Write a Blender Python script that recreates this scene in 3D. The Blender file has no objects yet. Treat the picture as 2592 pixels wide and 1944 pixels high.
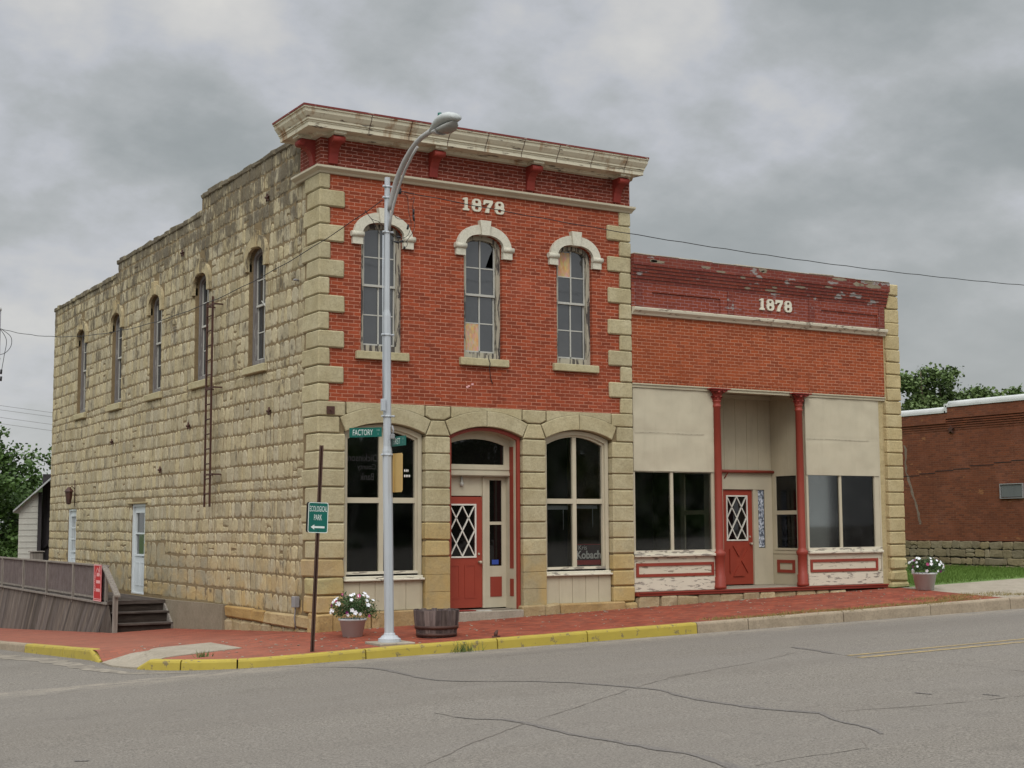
import bpy, bmesh, math, random
from mathutils import Vector, Matrix, noise
from mathutils.geometry import tessellate_polygon
random.seed(7)
rnd = random.uniform
PI = math.pi
sc = bpy.context.scene
COL = sc.collection

# ---------------------------------------------------------------- camera
cam = bpy.data.objects.new("camera", bpy.data.cameras.new("camera"))
COL.objects.link(cam); sc.camera = cam
cam.data.sensor_width = 36.0; cam.data.lens = 49.656
cam.data.clip_start = 0.1; cam.data.clip_end = 3000
YAW, PITCH, ROLL = math.radians(31.028), math.radians(5.696), math.radians(-0.293)
f = Vector((math.sin(YAW)*math.cos(PITCH), math.cos(YAW)*math.cos(PITCH), math.sin(PITCH)))
r = Vector((math.cos(YAW), -math.sin(YAW), 0)); u = r.cross(f)
r2 = r*math.cos(ROLL)+u*math.sin(ROLL); u2 = -r*math.sin(ROLL)+u*math.cos(ROLL)
cam.matrix_world = Matrix(((r2.x, u2.x, -f.x, -10.219), (r2.y, u2.y, -f.y, -23.811), (r2.z, u2.z, -f.z, 1.855), (0, 0, 0, 1)))

# ---------------------------------------------------------------- sky and light
sc.view_settings.view_transform = 'Standard'; sc.view_settings.look = 'None'
sc.view_settings.exposure = 0.0; sc.view_settings.gamma = 1.0
sc.render.engine = 'CYCLES'
SUN_EL, SUN_AZ = math.radians(44), math.radians(215)   # azimuth from +y clockwise: behind camera, left
w = bpy.data.worlds.new("World"); sc.world = w; w.use_nodes = True
nt = w.node_tree; nt.nodes.clear()
def N(t, kind, **kw):
    n = t.nodes.new(kind)
    for k, v in kw.items():
        if k[0] == '_': setattr(n, k[1:], v)
        else: n.inputs[k.replace('_', ' ')].default_value = v
    return n
def LK(t, a, b): t.links.new(a, b)
def MATH(t, op, a, b=None, clamp=False):
    n = t.nodes.new('ShaderNodeMath'); n.operation = op; n.use_clamp = clamp
    for i, v in enumerate((a, b)):
        if v is None: continue
        if isinstance(v, (int, float)): n.inputs[i].default_value = v
        else: t.links.new(v, n.inputs[i])
    return n.outputs[0]
def RAMP(t, fac, stops, interp='LINEAR'):
    n = t.nodes.new('ShaderNodeValToRGB'); n.color_ramp.interpolation = interp
    e = n.color_ramp.elements
    while len(e) < len(stops): e.new(0.5)
    for i, (p, c) in enumerate(stops):
        e[i].position = p; e[i].color = (c if len(c) == 4 else (*c, 1)) if isinstance(c, tuple) else (c, c, c, 1)
    t.links.new(fac, n.inputs[0]); return n.outputs[0]
def MIX(t, fac, a, b, mode='MIX'):
    n = t.nodes.new('ShaderNodeMix'); n.data_type = 'RGBA'; n.blend_type = mode
    for i, v in ((0, fac), (6, a), (7, b)):
        if isinstance(v, (int, float)): n.inputs[i].default_value = v
        elif isinstance(v, tuple): n.inputs[i].default_value = (*v, 1) if len(v) == 3 else v
        else: t.links.new(v, n.inputs[i])
    return n.outputs[2]
def VM(t, op, a, b=None, scale=None):
    n = t.nodes.new('ShaderNodeVectorMath'); n.operation = op
    for i, v in enumerate((a, b)):
        if v is None: continue
        if isinstance(v, tuple): n.inputs[i].default_value = v
        else: t.links.new(v, n.inputs[i])
    if scale is not None:
        if isinstance(scale, (int, float)): n.inputs['Scale'].default_value = scale
        else: t.links.new(scale, n.inputs['Scale'])
    return n.outputs[0]
tc = nt.nodes.new('ShaderNodeTexCoord')
dn = VM(nt, 'NORMALIZE', tc.outputs['Generated'])
sx = nt.nodes.new('ShaderNodeSeparateXYZ'); LK(nt, dn, sx.inputs[0])
zz = MATH(nt, 'MAXIMUM', sx.outputs[2], 0.0)
den = MATH(nt, 'ADD', zz, 0.42)
cx = nt.nodes.new('ShaderNodeCombineXYZ')
LK(nt, MATH(nt, 'DIVIDE', sx.outputs[0], den), cx.inputs[0]); LK(nt, MATH(nt, 'DIVIDE', sx.outputs[1], den), cx.inputs[1])
off = VM(nt, 'ADD', cx.outputs[0], (1.3, 2.9, 0.0))
n1 = N(nt, 'ShaderNodeTexNoise', Scale=1.55, Detail=5.0, Roughness=0.45, Distortion=0.1); LK(nt, off, n1.inputs['Vector'])
n2 = N(nt, 'ShaderNodeTexNoise', Scale=5.0, Detail=8.0, Roughness=0.56, Distortion=0.0); LK(nt, off, n2.inputs['Vector'])
mixn = MATH(nt, 'ADD', MATH(nt, 'MULTIPLY', n1.outputs[0], 0.64), MATH(nt, 'MULTIPLY', n2.outputs[0], 0.36))
cc = RAMP(nt, mixn, [(0.38, (0.175, 0.195, 0.201)), (0.47, (0.230, 0.248, 0.254)), (0.52, (0.285, 0.300, 0.309)), (0.555, (0.335, 0.348, 0.372)), (0.59, (0.385, 0.388, 0.390)), (0.66, (0.465, 0.458, 0.440))])
# paler and warmer low over the horizon
hz = MATH(nt, 'SUBTRACT', 1.0, MATH(nt, 'MULTIPLY', zz, 4.0), True)
cc = MIX(nt, MATH(nt, 'MULTIPLY', hz, 0.55), cc, (0.42, 0.42, 0.41))
# an overcast sky is about three times brighter overhead than low down
up = RAMP(nt, zz, [(0.0, 1.0), (0.40, 1.0), (0.62, 1.9), (1.0, 2.5)])
cc = MIX(nt, 1.0, cc, up, 'MULTIPLY')
# extra brightness added to the unseen sunward sky, to light the walls
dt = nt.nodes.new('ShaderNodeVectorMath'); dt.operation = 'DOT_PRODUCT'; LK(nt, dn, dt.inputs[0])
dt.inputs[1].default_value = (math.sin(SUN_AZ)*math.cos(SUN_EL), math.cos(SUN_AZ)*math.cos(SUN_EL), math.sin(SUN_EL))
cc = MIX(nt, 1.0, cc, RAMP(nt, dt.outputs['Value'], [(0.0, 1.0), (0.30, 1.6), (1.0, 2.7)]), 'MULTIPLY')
sky = nt.nodes.new('ShaderNodeTexSky'); sky.sky_type = 'NISHITA'; sky.sun_disc = False
sky.sun_elevation = SUN_EL; sky.sun_rotation = SUN_AZ
bg1 = N(nt, 'ShaderNodeBackground', Strength=0.05); LK(nt, sky.outputs[0], bg1.inputs[0])
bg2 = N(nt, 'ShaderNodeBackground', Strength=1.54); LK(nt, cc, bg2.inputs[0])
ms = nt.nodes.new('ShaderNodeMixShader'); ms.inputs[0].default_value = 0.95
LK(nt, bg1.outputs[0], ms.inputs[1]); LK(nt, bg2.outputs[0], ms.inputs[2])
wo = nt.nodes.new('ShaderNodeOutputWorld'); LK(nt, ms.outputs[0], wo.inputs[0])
sun = bpy.data.objects.new("sun", bpy.data.lights.new("sun", 'SUN')); COL.objects.link(sun)
sun.data.energy = 1.15; sun.data.angle = math.radians(25); sun.data.color = (1, 0.96, 0.9)
sd = Vector((math.sin(SUN_AZ)*math.cos(SUN_EL), math.cos(SUN_AZ)*math.cos(SUN_EL), math.sin(SUN_EL)))
sun.rotation_euler = sd.to_track_quat('Z', 'Y').to_euler()
sc.cycles.max_bounces = 6; sc.cycles.transparent_max_bounces = 12

# ---------------------------------------------------------------- materials
M = {}
def mat(name, rough=0.85, spec=0.3):
    m = bpy.data.materials.new(name); m.use_nodes = True; t = m.node_tree; t.nodes.clear()
    o = t.nodes.new('ShaderNodeOutputMaterial'); b = t.nodes.new('ShaderNodeBsdfPrincipled')
    b.inputs['Roughness'].default_value = rough; b.inputs['Specular IOR Level'].default_value = spec
    t.links.new(b.outputs[0], o.inputs[0]); M[name] = m
    return m, t, b
def POS(t, sc_=(1, 1, 1)):
    g = t.nodes.new('ShaderNodeNewGeometry'); p = g.outputs['Position']
    return VM(t, 'MULTIPLY', p, sc_) if sc_ != (1, 1, 1) else p
def OBJ(t, sc_=(1, 1, 1)):
    g = t.nodes.new('ShaderNodeTexCoord'); p = g.outputs['Object']
    return VM(t, 'MULTIPLY', p, sc_) if sc_ != (1, 1, 1) else p
def NOISE(t, vec, scale, detail=4.0, rough=0.55, dist=0.0):
    n = N(t, 'ShaderNodeTexNoise', Scale=scale, Detail=detail, Roughness=rough, Distortion=dist)
    t.links.new(vec, n.inputs['Vector']); return n.outputs[0]
def BUMP(t, b, h, strength=0.3, dist=0.02):
    n = N(t, 'ShaderNodeBump', Strength=strength, Distance=dist); t.links.new(h, n.inputs['Height'])
    t.links.new(n.outputs[0], b.inputs['Normal'])
def painted(name, c, c2=None, rough=0.6, scale=6, bump=0.15, dirt=0.35, spec=0.3):
    m, t, b = mat(name, rough, spec)
    n = NOISE(t, POS(t), scale*.3, 5); c2 = c2 or tuple(x*0.86 for x in c)
    col = MIX(t, RAMP(t, n, [(0.35, 0.0), (0.75, 1.0)]), c, c2)
    st = NOISE(t, POS(t, (7, 7, 0.8)), 1.0, 5)
    col = MIX(t, MATH(t, 'MULTIPLY', RAMP(t, st, [(0.55, 0.0), (0.75, 1.0)]), dirt), col, tuple(x*0.5 for x in c))
    t.links.new(col, b.inputs['Base Color'])
    BUMP(t, b, NOISE(t, POS(t), 40, 4), bump, 0.01); return m
def peeling(name, c, under, amount=0.5, stretch=(3, 3, 14), scale=1.6):
    m, t, b = mat(name, 0.75, 0.25)
    n = NOISE(t, POS(t, stretch), scale, 6, 0.65, 0.4)
    mask = RAMP(t, n, [(amount-0.015, 0.0), (amount+0.015, 1.0)])
    wd = NOISE(t, POS(t, (2, 2, 60)), 1.0, 3)
    col = MIX(t, NOISE(t, POS(t), 5, 4), c, tuple(x*0.85 for x in c))
    col = MIX(t, mask, col, MIX(t, wd, under, tuple(x*0.6 for x in under)))
    t.links.new(col, b.inputs['Base Color'])
    BUMP(t, b, MATH(t, 'SUBTRACT', 1.0, mask), 0.4, 0.006); return m

def brick(name, c1, c2, mortar, wpos=0.228, row=0.0693, ms_=0.0065, patch=None, patch_amt=0.6, bias=0.0, vary=0.35):
    m, t, b = mat(name, 0.88, 0.2)
    s = t.nodes.new('ShaderNodeSeparateXYZ'); t.links.new(POS(t), s.inputs[0])
    wv = NOISE(t, POS(t), 3.0, 3); wv2 = NOISE(t, POS(t), 30.0, 2)
    cb = t.nodes.new('ShaderNodeCombineXYZ')
    t.links.new(MATH(t, 'ADD', MATH(t, 'ADD', s.outputs[0], s.outputs[1]), MATH(t, 'MULTIPLY', wv2, 0.010)), cb.inputs[0])
    t.links.new(MATH(t, 'ADD', s.outputs[2], MATH(t, 'ADD', MATH(t, 'MULTIPLY', wv, 0.02), MATH(t, 'MULTIPLY', wv2, 0.006))), cb.inputs[1])
    bt = N(t, 'ShaderNodeTexBrick', Scale=1.0, Mortar_Size=ms_, Mortar_Smooth=0.15, Bias=bias, Brick_Width=wpos, Row_Height=row)
    t.links.new(cb.outputs[0], bt.inputs['Vector'])
    bt.inputs['Color1'].default_value = (*c1, 1); bt.inputs['Color2'].default_value = (*c2, 1); bt.inputs['Mortar'].default_value = (*mortar, 1)
    big = NOISE(t, POS(t), 0.7, 5, 0.6)
    col = MIX(t, MATH(t, 'MULTIPLY', RAMP(t, big, [(0.4, 0.0), (0.7, 1.0)]), vary), bt.outputs[0], tuple(x*0.62 for x in c1))
    pit = NOISE(t, POS(t), 22, 4, 0.7)
    col = MIX(t, MATH(t, 'MULTIPLY', RAMP(t, pit, [(0.56, 0.0), (0.72, 1.0)]), 0.45), col, tuple(x*0.45 for x in c1))
    # mortar rubbed away here and there
    wear = NOISE(t, POS(t), 9, 4, 0.6)
    col = MIX(t, MATH(t, 'MULTIPLY', MATH(t, 'MULTIPLY', RAMP(t, wear, [(0.55, 0.0), (0.62, 1.0)]), bt.outputs[1]), 0.7), col, c2)
    run = NOISE(t, POS(t, (6, 6, 0.5)), 1.0, 5, 0.65)
    col = MIX(t, MATH(t, 'MULTIPLY', RAMP(t, run, [(0.54, 0.0), (0.70, 1.0)]), 0.30), col, tuple(x*0.5 for x in c1))
    pale = NOISE(t, POS(t), 1.3, 5, 0.6)
    col = MIX(t, MATH(t, 'MULTIPLY', RAMP(t, pale, [(0.52, 0.0), (0.68, 1.0)]), 0.22), col, tuple(min(.6, x*1.25+.03) for x in c1))
    if patch:
        pn = NOISE(t, POS(t, (1.0, 1.0, 2.6)), 1.5, 5, 0.6)
        col = MIX(t, RAMP(t, pn, [(patch_amt, 0.0), (patch_amt+0.02, 1.0)]), col, patch)
    t.links.new(col, b.inputs['Base Color'])
    h = MATH(t, 'ADD', MATH(t, 'MULTIPLY', MATH(t, 'SUBTRACT', 1.0, bt.outputs[1]), 1.0), MATH(t, 'MULTIPLY', pit, 0.5))
    BUMP(t, b, h, 0.55, 0.008); return m

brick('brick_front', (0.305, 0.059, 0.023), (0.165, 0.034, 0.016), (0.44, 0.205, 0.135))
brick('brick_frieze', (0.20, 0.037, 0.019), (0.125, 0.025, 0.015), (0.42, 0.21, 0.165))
brick('brick_low', (0.315, 0.068, 0.022), (0.195, 0.043, 0.017), (0.43, 0.210, 0.130))
brick('brick_parapet', (0.140, 0.030, 0.022), (0.19, 0.042, 0.024), (0.22, 0.11, 0.095), patch=(0.24, 0.215, 0.20), patch_amt=0.60)
brick('brick_panel', (0.22, 0.045, 0.022), (0.165, 0.036, 0.022), (0.28, 0.15, 0.145), patch=(0.20, 0.13, 0.13), patch_amt=0.64)
brick('brick_far', (0.175, 0.055, 0.026), (0.105, 0.036, 0.020), (0.15, 0.075, 0.048), patch=(0.22, 0.095, 0.042), patch_amt=0.66, vary=0.5)
brick('paving_x', (0.31, 0.066, 0.032), (0.14, 0.032, 0.019), (0.10, 0.040, 0.028))

def stone(name, c1, c2, stain=(0.055, 0.045, 0.035), stain_amt=0.62, ochre=None, bump=0.5, grow=None, attr=False, streak=0.3):
    m, t, b = mat(name, 0.92, 0.15)
    n = NOISE(t, POS(t), 2.2, 5, 0.6)
    col = MIX(t, RAMP(t, n, [(0.35, 0.0), (0.68, 1.0)]), c1, c2)
    if attr:
        a = t.nodes.new('ShaderNodeAttribute'); a.attribute_name = 'tone'
        col = MIX(t, 1.0, col, a.outputs['Color'], 'MULTIPLY')
    fine = NOISE(t, POS(t), 26, 6, 0.7)
    col = MIX(t, MATH(t, 'MULTIPLY', RAMP(t, fine, [(0.46, 0.0), (0.72, 1.0)]), 0.5), col, tuple(x*0.5 for x in c2))
    col = MIX(t, MATH(t, 'MULTIPLY', RAMP(t, NOISE(t, POS(t), 7, 5, 0.65), [(0.50, 0.0), (0.68, 1.0)]), 0.35), col, tuple(x*0.66 for x in c2))
    if ochre:
        s = t.nodes.new('ShaderNodeSeparateXYZ'); t.links.new(POS(t), s.inputs[0])
        on = MATH(t, 'MULTIPLY', RAMP(t, NOISE(t, POS(t), 1.7, 4, 0.6), [(0.42, 0.0), (0.60, 1.0)]), RAMP(t, MATH(t, 'MULTIPLY', s.outputs[2], 0.5), [(0.0, 0.85), (1.0, 0.0)]))
        col = MIX(t, on, col, ochre)
    sn = MATH(t, 'ADD', MATH(t, 'MULTIPLY', NOISE(t, POS(t, (1.2, 1.2, 0.8)), 1.6, 5, 0.65, 0.2), 0.62), MATH(t, 'MULTIPLY', NOISE(t, POS(t, (12, 12, 3.5)), 1.0, 5, 0.7, 0.3), 0.38))
    if grow:      # lichen and soot bite deepest along the parapet
        s2 = t.nodes.new('ShaderNodeSeparateXYZ'); t.links.new(POS(t), s2.inputs[0])
        hgt = RAMP(t, MATH(t, 'DIVIDE', s2.outputs[2], 10.0), [(0.30, 0.0), (0.52, 0.02), (0.74, 0.06), (0.84, 0.13), (0.94, 0.20)])
        sn = MATH(t, 'ADD', sn, hgt)
    col = MIX(t, MATH(t, 'MULTIPLY', RAMP(t, sn, [(stain_amt, 0.0), (stain_amt+0.08, 1.0)]), 0.78), col, stain)
    t.links.new(col, b.inputs['Base Color'])
    h = MATH(t, 'ADD', NOISE(t, POS(t), 9, 6, 0.65), MATH(t, 'MULTIPLY', fine, 0.4))
    BUMP(t, b, h, bump, 0.03); return m
stone('stone_rubble', (0.445, 0.380, 0.250), (0.365, 0.305, 0.190), stain_amt=0.565, ochre=(0.42, 0.285, 0.115), grow=True, attr=True, stain=(0.075, 0.060, 0.045))
stone('mortar_old', (0.225, 0.165, 0.092), (0.180, 0.130, 0.070), stain_amt=0.66, grow=True, bump=0.4)
stone('stone_quoin', (0.440, 0.380, 0.240), (0.365, 0.305, 0.178), stain_amt=0.66, ochre=(0.41, 0.28, 0.105), bump=0.5, attr=True)
stone('stone_pier', (0.45, 0.365, 0.205), (0.385, 0.30, 0.155), stain_amt=0.70, bump=0.45, attr=True)
stone('stone_base', (0.42, 0.33, 0.20), (0.32, 0.235, 0.125), stain_amt=0.64, bump=0.8, attr=True)
stone('stone_far', (0.25, 0.205, 0.13), (0.19, 0.15, 0.09), stain_amt=0.60, bump=0.8, attr=True)
stone('concrete', (0.33, 0.285, 0.225), (0.27, 0.23, 0.175), stain_amt=0.74, bump=0.15)
stone('concrete_kerb', (0.33, 0.265, 0.19), (0.26, 0.205, 0.145), stain_amt=0.70, bump=0.3)
stone('concrete_wall', (0.235, 0.195, 0.14), (0.20, 0.165, 0.115), stain_amt=0.72, bump=0.15)
stone('mortar_grey', (0.20, 0.155, 0.12), (0.15, 0.105, 0.08), stain_amt=0.6)
stone('hood_stone', (0.56, 0.525, 0.43), (0.52, 0.485, 0.39), stain_amt=0.9, bump=0.06)
stone('sill_stone', (0.42, 0.37, 0.23), (0.37, 0.31, 0.18), stain_amt=0.8, bump=0.2)

painted('cream_paint', (0.46, 0.405, 0.295), dirt=0.15)
painted('cream_board', (0.45, 0.395, 0.28), dirt=0.22)
painted('white_paint', (0.66, 0.63, 0.55), dirt=0.1)
painted('red_paint', (0.245, 0.040, 0.024), dirt=0.15, rough=0.5)
painted('door_red', (0.275, 0.044, 0.024), (0.245, 0.038, 0.022), dirt=0.05, rough=0.45)
painted('bracket_red', (0.19, 0.022, 0.016), (0.25, 0.035, 0.022), dirt=0.3)
painted('door_white', (0.56, 0.585, 0.585), dirt=0.1, rough=0.4)
painted('glass_putty', (0.42, 0.405, 0.36), dirt=0.5)
painted('numeral_paint', (0.60, 0.555, 0.44), dirt=0.05)
painted('pot_plastic', (0.56, 0.57, 0.56), dirt=0.2, rough=0.5)
painted('rust_iron', (0.048, 0.022, 0.017), (0.080, 0.032, 0.020), scale=14, dirt=0.3)
painted('rust_post', (0.060, 0.031, 0.024), (0.085, 0.043, 0.028), scale=18, dirt=0.3)
painted('wire_black', (0.018, 0.018, 0.020), rough=0.5)
painted('wire_grey', (0.25, 0.24, 0.24), rough=0.5)
painted('aluminium_arm', (0.34, 0.325, 0.31), rough=0.4, spec=0.5)
painted('lamp_shell', (0.38, 0.39, 0.375), rough=0.4)
painted('sign_green', (0.006, 0.105, 0.080), (0.006, 0.09, 0.07), rough=0.35, dirt=0.1)
painted('sign_white', (0.62, 0.66, 0.62), rough=0.4, dirt=0.2)
painted('sign_faded', (0.22, 0.36, 0.32), rough=0.4, dirt=0.4)
painted('sign_back', (0.46, 0.315, 0.115), (0.40, 0.245, 0.085), rough=0.5, dirt=0.4)
painted('banner_red', (0.42, 0.018, 0.022), rough=0.6, dirt=0.1)
painted('banner_pink', (0.62, 0.32, 0.31), rough=0.6, dirt=0.1)
painted('poster_black', (0.055, 0.03, 0.032), rough=0.4, dirt=0.1)
painted('poster_text', (0.80, 0.76, 0.70), rough=0.4, dirt=0.1)
painted('poster_red', (0.42, 0.03, 0.03), rough=0.4, dirt=0.1)
painted('sticker_blue', (0.035, 0.07, 0.30), rough=0.4, dirt=0.1)
painted('faint_letter', (0.022, 0.020, 0.019), rough=0.5, dirt=0.2)
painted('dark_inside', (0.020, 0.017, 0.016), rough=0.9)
painted('inner_green', (0.13, 0.155, 0.145), rough=0.9)
painted('inner_grey', (0.36, 0.36, 0.38), rough=0.9)
painted('siding_white', (0.47, 0.455, 0.40), dirt=0.15)
painted('roof_tin', (0.34, 0.34, 0.33), rough=0.5, dirt=0.5)
painted('roof_flat', (0.10, 0.10, 0.10))
painted('coping_white', (0.50, 0.50, 0.48), dirt=0.2)
painted('brass', (0.45, 0.38, 0.28), rough=0.25, spec=0.8)
painted('soil', (0.035, 0.024, 0.016), scale=30, bump=0.8)
painted('petal_white', (0.74, 0.74, 0.76), dirt=0.0)
painted('petal_purple', (0.16, 0.018, 0.10), dirt=0.0)
painted('petal_pink', (0.42, 0.05, 0.16), dirt=0.0)
painted('flower_centre', (0.40, 0.36, 0.10), dirt=0.0)
painted('mesh_grille', (0.12, 0.125, 0.125), dirt=0.4)
peeling('cream_peel', (0.60, 0.545, 0.43), (0.30, 0.26, 0.215), 0.565, (2, 2, 9), 1.7)
peeling('cream_peel_light', (0.58, 0.52, 0.40), (0.30, 0.25, 0.19), 0.60, (2, 2, 9), 2.0)
peeling('cornice_paint', (0.58, 0.53, 0.40), (0.20, 0.17, 0.13), 0.62, (1.2, 1.2, 9), 2.4)
peeling('frame_worn', (0.36, 0.325, 0.25), (0.085, 0.072, 0.064), 0.53, (14, 14, 1.8), 1.2)
peeling('frame_side', (0.165, 0.148, 0.140), (0.30, 0.28, 0.26), 0.56, (14, 14, 1.8), 1.2)
peeling('red_edge', (0.16, 0.030, 0.024), (0.42, 0.36, 0.28), 0.62, (3, 3, 18), 1.6)
# cornice: rust runs and seams
m = M['cornice_paint']; t = m.node_tree; b = [n for n in t.nodes if n.type == 'BSDF_PRINCIPLED'][0]
base = b.inputs['Base Color'].links[0].from_socket
rn = NOISE(t, POS(t, (3.0, 3.0, 0.25)), 1.0, 5, 0.65)
hot = NOISE(t, POS(t, (0.5, 0.5, 0.1)), 1.0, 2, 0.5)
mask = RAMP(t, MATH(t, 'ADD', MATH(t, 'MULTIPLY', rn, 0.7), MATH(t, 'MULTIPLY', hot, 0.3)), [(0.53, 0.0), (0.63, 1.0)])
col = MIX(t, MATH(t, 'MULTIPLY', mask, 0.8), base, (0.24, 0.115, 0.04)); t.links.new(col, b.inputs['Base Color'])

# weathered wood
def wood(name, c1, c2, stretch):
    m, t, b = mat(name, 0.9, 0.15)
    g = NOISE(t, POS(t, stretch), 1.0, 6, 0.65, 0.3); a = t.nodes.new('ShaderNodeAttribute'); a.attribute_name = 'tone'
    col = MIX(t, RAMP(t, g, [(0.3, 0.0), (0.7, 1.0)]), c1, c2)
    col = MIX(t, 1.0, col, a.outputs['Color'], 'MULTIPLY')
    t.links.new(col, b.inputs['Base Color']); BUMP(t, b, g, 0.4, 0.006); return m
wood('wood_grey', (0.27, 0.24, 0.205), (0.13, 0.108, 0.092), (25, 25, 1.5))
wood('wood_deck', (0.105, 0.085, 0.072), (0.040, 0.030, 0.026), (3, 3, 20))
wood('wood_skirt', (0.155, 0.128, 0.108), (0.075, 0.058, 0.048), (12, 12, 1.2))
wood('wood_slat', (0.095, 0.078, 0.070), (0.060, 0.048, 0.043), (12, 12, 2))
wood('wood_barrel', (0.170, 0.130, 0.118), (0.060, 0.043, 0.040), (22, 22, 1.5))
wood('wood_dark', (0.052, 0.046, 0.048), (0.030, 0.026, 0.028), (12, 12, 0.8))
wood('rail_dark', (0.115, 0.098, 0.088), (0.075, 0.062, 0.056), (3, 3, 30))
wood('bark', (0.09, 0.065, 0.045), (0.04, 0.03, 0.02), (8, 8, 1.5))
m, t, b = mat('osb', 0.85, 0.2)
v = N(t, 'ShaderNodeTexVoronoi', Scale=26.0); t.links.new(POS(t, (1, 1, 0.5)), v.inputs['Vector'])
t.links.new(MIX(t, NOISE(t, POS(t), 25, 5, 0.7), MIX(t, 0.25, (0.44, 0.235, 0.11), v.outputs['Color']), (0.50, 0.30, 0.15)), b.inputs['Base Color'])
# hammered steel of the pole: octagon painted silver
painted('pole_silver', (0.40, 0.415, 0.43), (0.34, 0.355, 0.375), rough=0.38, scale=3, dirt=0.25, spec=0.5)
# old upper glass: dusty, mostly mirrors sky
def old_glass(name, c, rough, spec):
    m, t, b = mat(name, rough, spec)
    t.links.new(MIX(t, NOISE(t, POS(t), 2.2, 4, 0.6), c, tuple(x*0.45 for x in c)), b.inputs['Base Color'])
    BUMP(t, b, NOISE(t, POS(t), 3.0, 2), 0.12, 0.02); return m
old_glass('glass_old', (0.040, 0.042, 0.043), 0.06, 0.85)
old_glass('glass_dark', (0.006, 0.005, 0.005), 0.04, 0.5)
# shop glass one can see through
m = bpy.data.materials.new('glass_shop'); m.use_nodes = True; t = m.node_tree; t.nodes.clear(); M['glass_shop'] = m
o = t.nodes.new('ShaderNodeOutputMaterial'); tr = t.nodes.new('ShaderNodeBsdfTransparent'); tr.inputs[0].default_value = (0.86, 0.88, 0.87, 1)
gl = t.nodes.new('ShaderNodeBsdfGlossy'); gl.inputs['Roughness'].default_value = 0.03
df = t.nodes.new('ShaderNodeBsdfDiffuse'); df.inputs[0].default_value = (0.22, 0.22, 0.21, 1)
fr = N(t, 'ShaderNodeFresnel', IOR=1.45)
m1 = t.nodes.new('ShaderNodeMixShader'); t.links.new(fr.outputs[0], m1.inputs[0]); t.links.new(tr.outputs[0], m1.inputs[1]); t.links.new(gl.outputs[0], m1.inputs[2])
m2 = t.nodes.new('ShaderNodeMixShader'); m2.inputs[0].default_value = 0.02; t.links.new(m1.outputs[0], m2.inputs[1]); t.links.new(df.outputs[0], m2.inputs[2])
t.links.new(MATH(t, 'MULTIPLY', RAMP(t, NOISE(t, POS(t), 1.6, 4), [(0.45, 0.0), (0.7, 1.0)]), 0.035), m2.inputs[0])
t.links.new(m2.outputs[0], o.inputs[0])
# refractor bowl of the lamp
m, t, b = mat('refractor', 0.25, 0.5); b.inputs['Base Color'].default_value = (0.22, 0.21, 0.19, 1)
# yellow kerb paint
m, t, b = mat('kerb_yellow', 0.7, 0.3)
n = NOISE(t, POS(t), 7, 6, 0.75); ch = RAMP(t, n, [(0.575, 0.0), (0.62, 1.0)])
col = MIX(t, ch, MIX(t, NOISE(t, POS(t), 3, 4), (0.40, 0.305, 0.045), (0.29, 0.22, 0.04)), (0.17, 0.13, 0.06))
t.links.new(col, b.inputs['Base Color']); BUMP(t, b, n, 0.3, 0.01)
# worn yellow line
m, t, b = mat('line_yellow', 0.8, 0.2)
n = NOISE(t, POS(t), 9, 6, 0.8)
t.links.new(MIX(t, RAMP(t, n, [(0.42, 0.0), (0.60, 1.0)]), (0.34, 0.245, 0.10), (0.18, 0.15, 0.115)), b.inputs['Base Color'])
# asphalt: chip-seal with pale grit, tyre-polished lanes
m, t, b = mat('asphalt', 0.88, 0.25)
sp = NOISE(t, POS(t), 42, 4, 0.85); sp2 = NOISE(t, POS(t), 14, 5, 0.8); big = NOISE(t, POS(t, (0.35, 1.0, 1)), 0.5, 5, 0.6); mid = NOISE(t, POS(t), 2.5, 5, 0.65)
col = MIX(t, RAMP(t, sp, [(0.34, 0.0), (0.66, 1.0)]), (0.032, 0.028, 0.024), (0.300, 0.264, 0.220))
col = MIX(t, MATH(t, 'MULTIPLY', RAMP(t, sp2, [(0.52, 0.0), (0.72, 1.0)]), 0.5), col, (0.13, 0.112, 0.097))
col = MIX(t, MATH(t, 'MULTIPLY', RAMP(t, big, [(0.35, 0.0), (0.7, 1.0)]), 0.35), col, (0.17, 0.152, 0.135))
col = MIX(t, MATH(t, 'MULTIPLY', RAMP(t, mid, [(0.45, 0.0), (0.75, 1.0)]), 0.25), col, (0.16, 0.14, 0.12))
lane = NOISE(t, POS(t, (0.04, 0.75, 1)), 1.0, 4, 0.6)
col = MIX(t, MATH(t, 'MULTIPLY', RAMP(t, lane, [(0.40, 0.0), (0.62, 1.0)]), 0.28), col, (0.118, 0.100, 0.083))
blot = NOISE(t, POS(t), 0.9, 6, 0.7)
col = MIX(t, MATH(t, 'MULTIPLY', RAMP(t, blot, [(0.60, 0.0), (0.72, 1.0)]), 0.35), col, (0.09, 0.077, 0.065))
sg_ = t.nodes.new('ShaderNodeSeparateXYZ'); t.links.new(POS(t), sg_.inputs[0])
gm = MATH(t, 'MULTIPLY', RAMP(t, MATH(t, 'MULTIPLY', MATH(t, 'ADD', sg_.outputs[1], 4.3), 1.0), [(0.0, 0.0), (0.80, 0.8), (0.98, 0.8), (1.0, 0.0)]), RAMP(t, NOISE(t, POS(t, (0.6, 2, 1)), 3.0, 6, 0.75), [(0.42, 0.0), (0.62, 1.0)]))
col = MIX(t, gm, col, (0.30, 0.255, 0.20))
gr = N(t, 'ShaderNodeTexVoronoi', Scale=38.0); t.links.new(POS(t), gr.inputs['Vector'])
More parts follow.
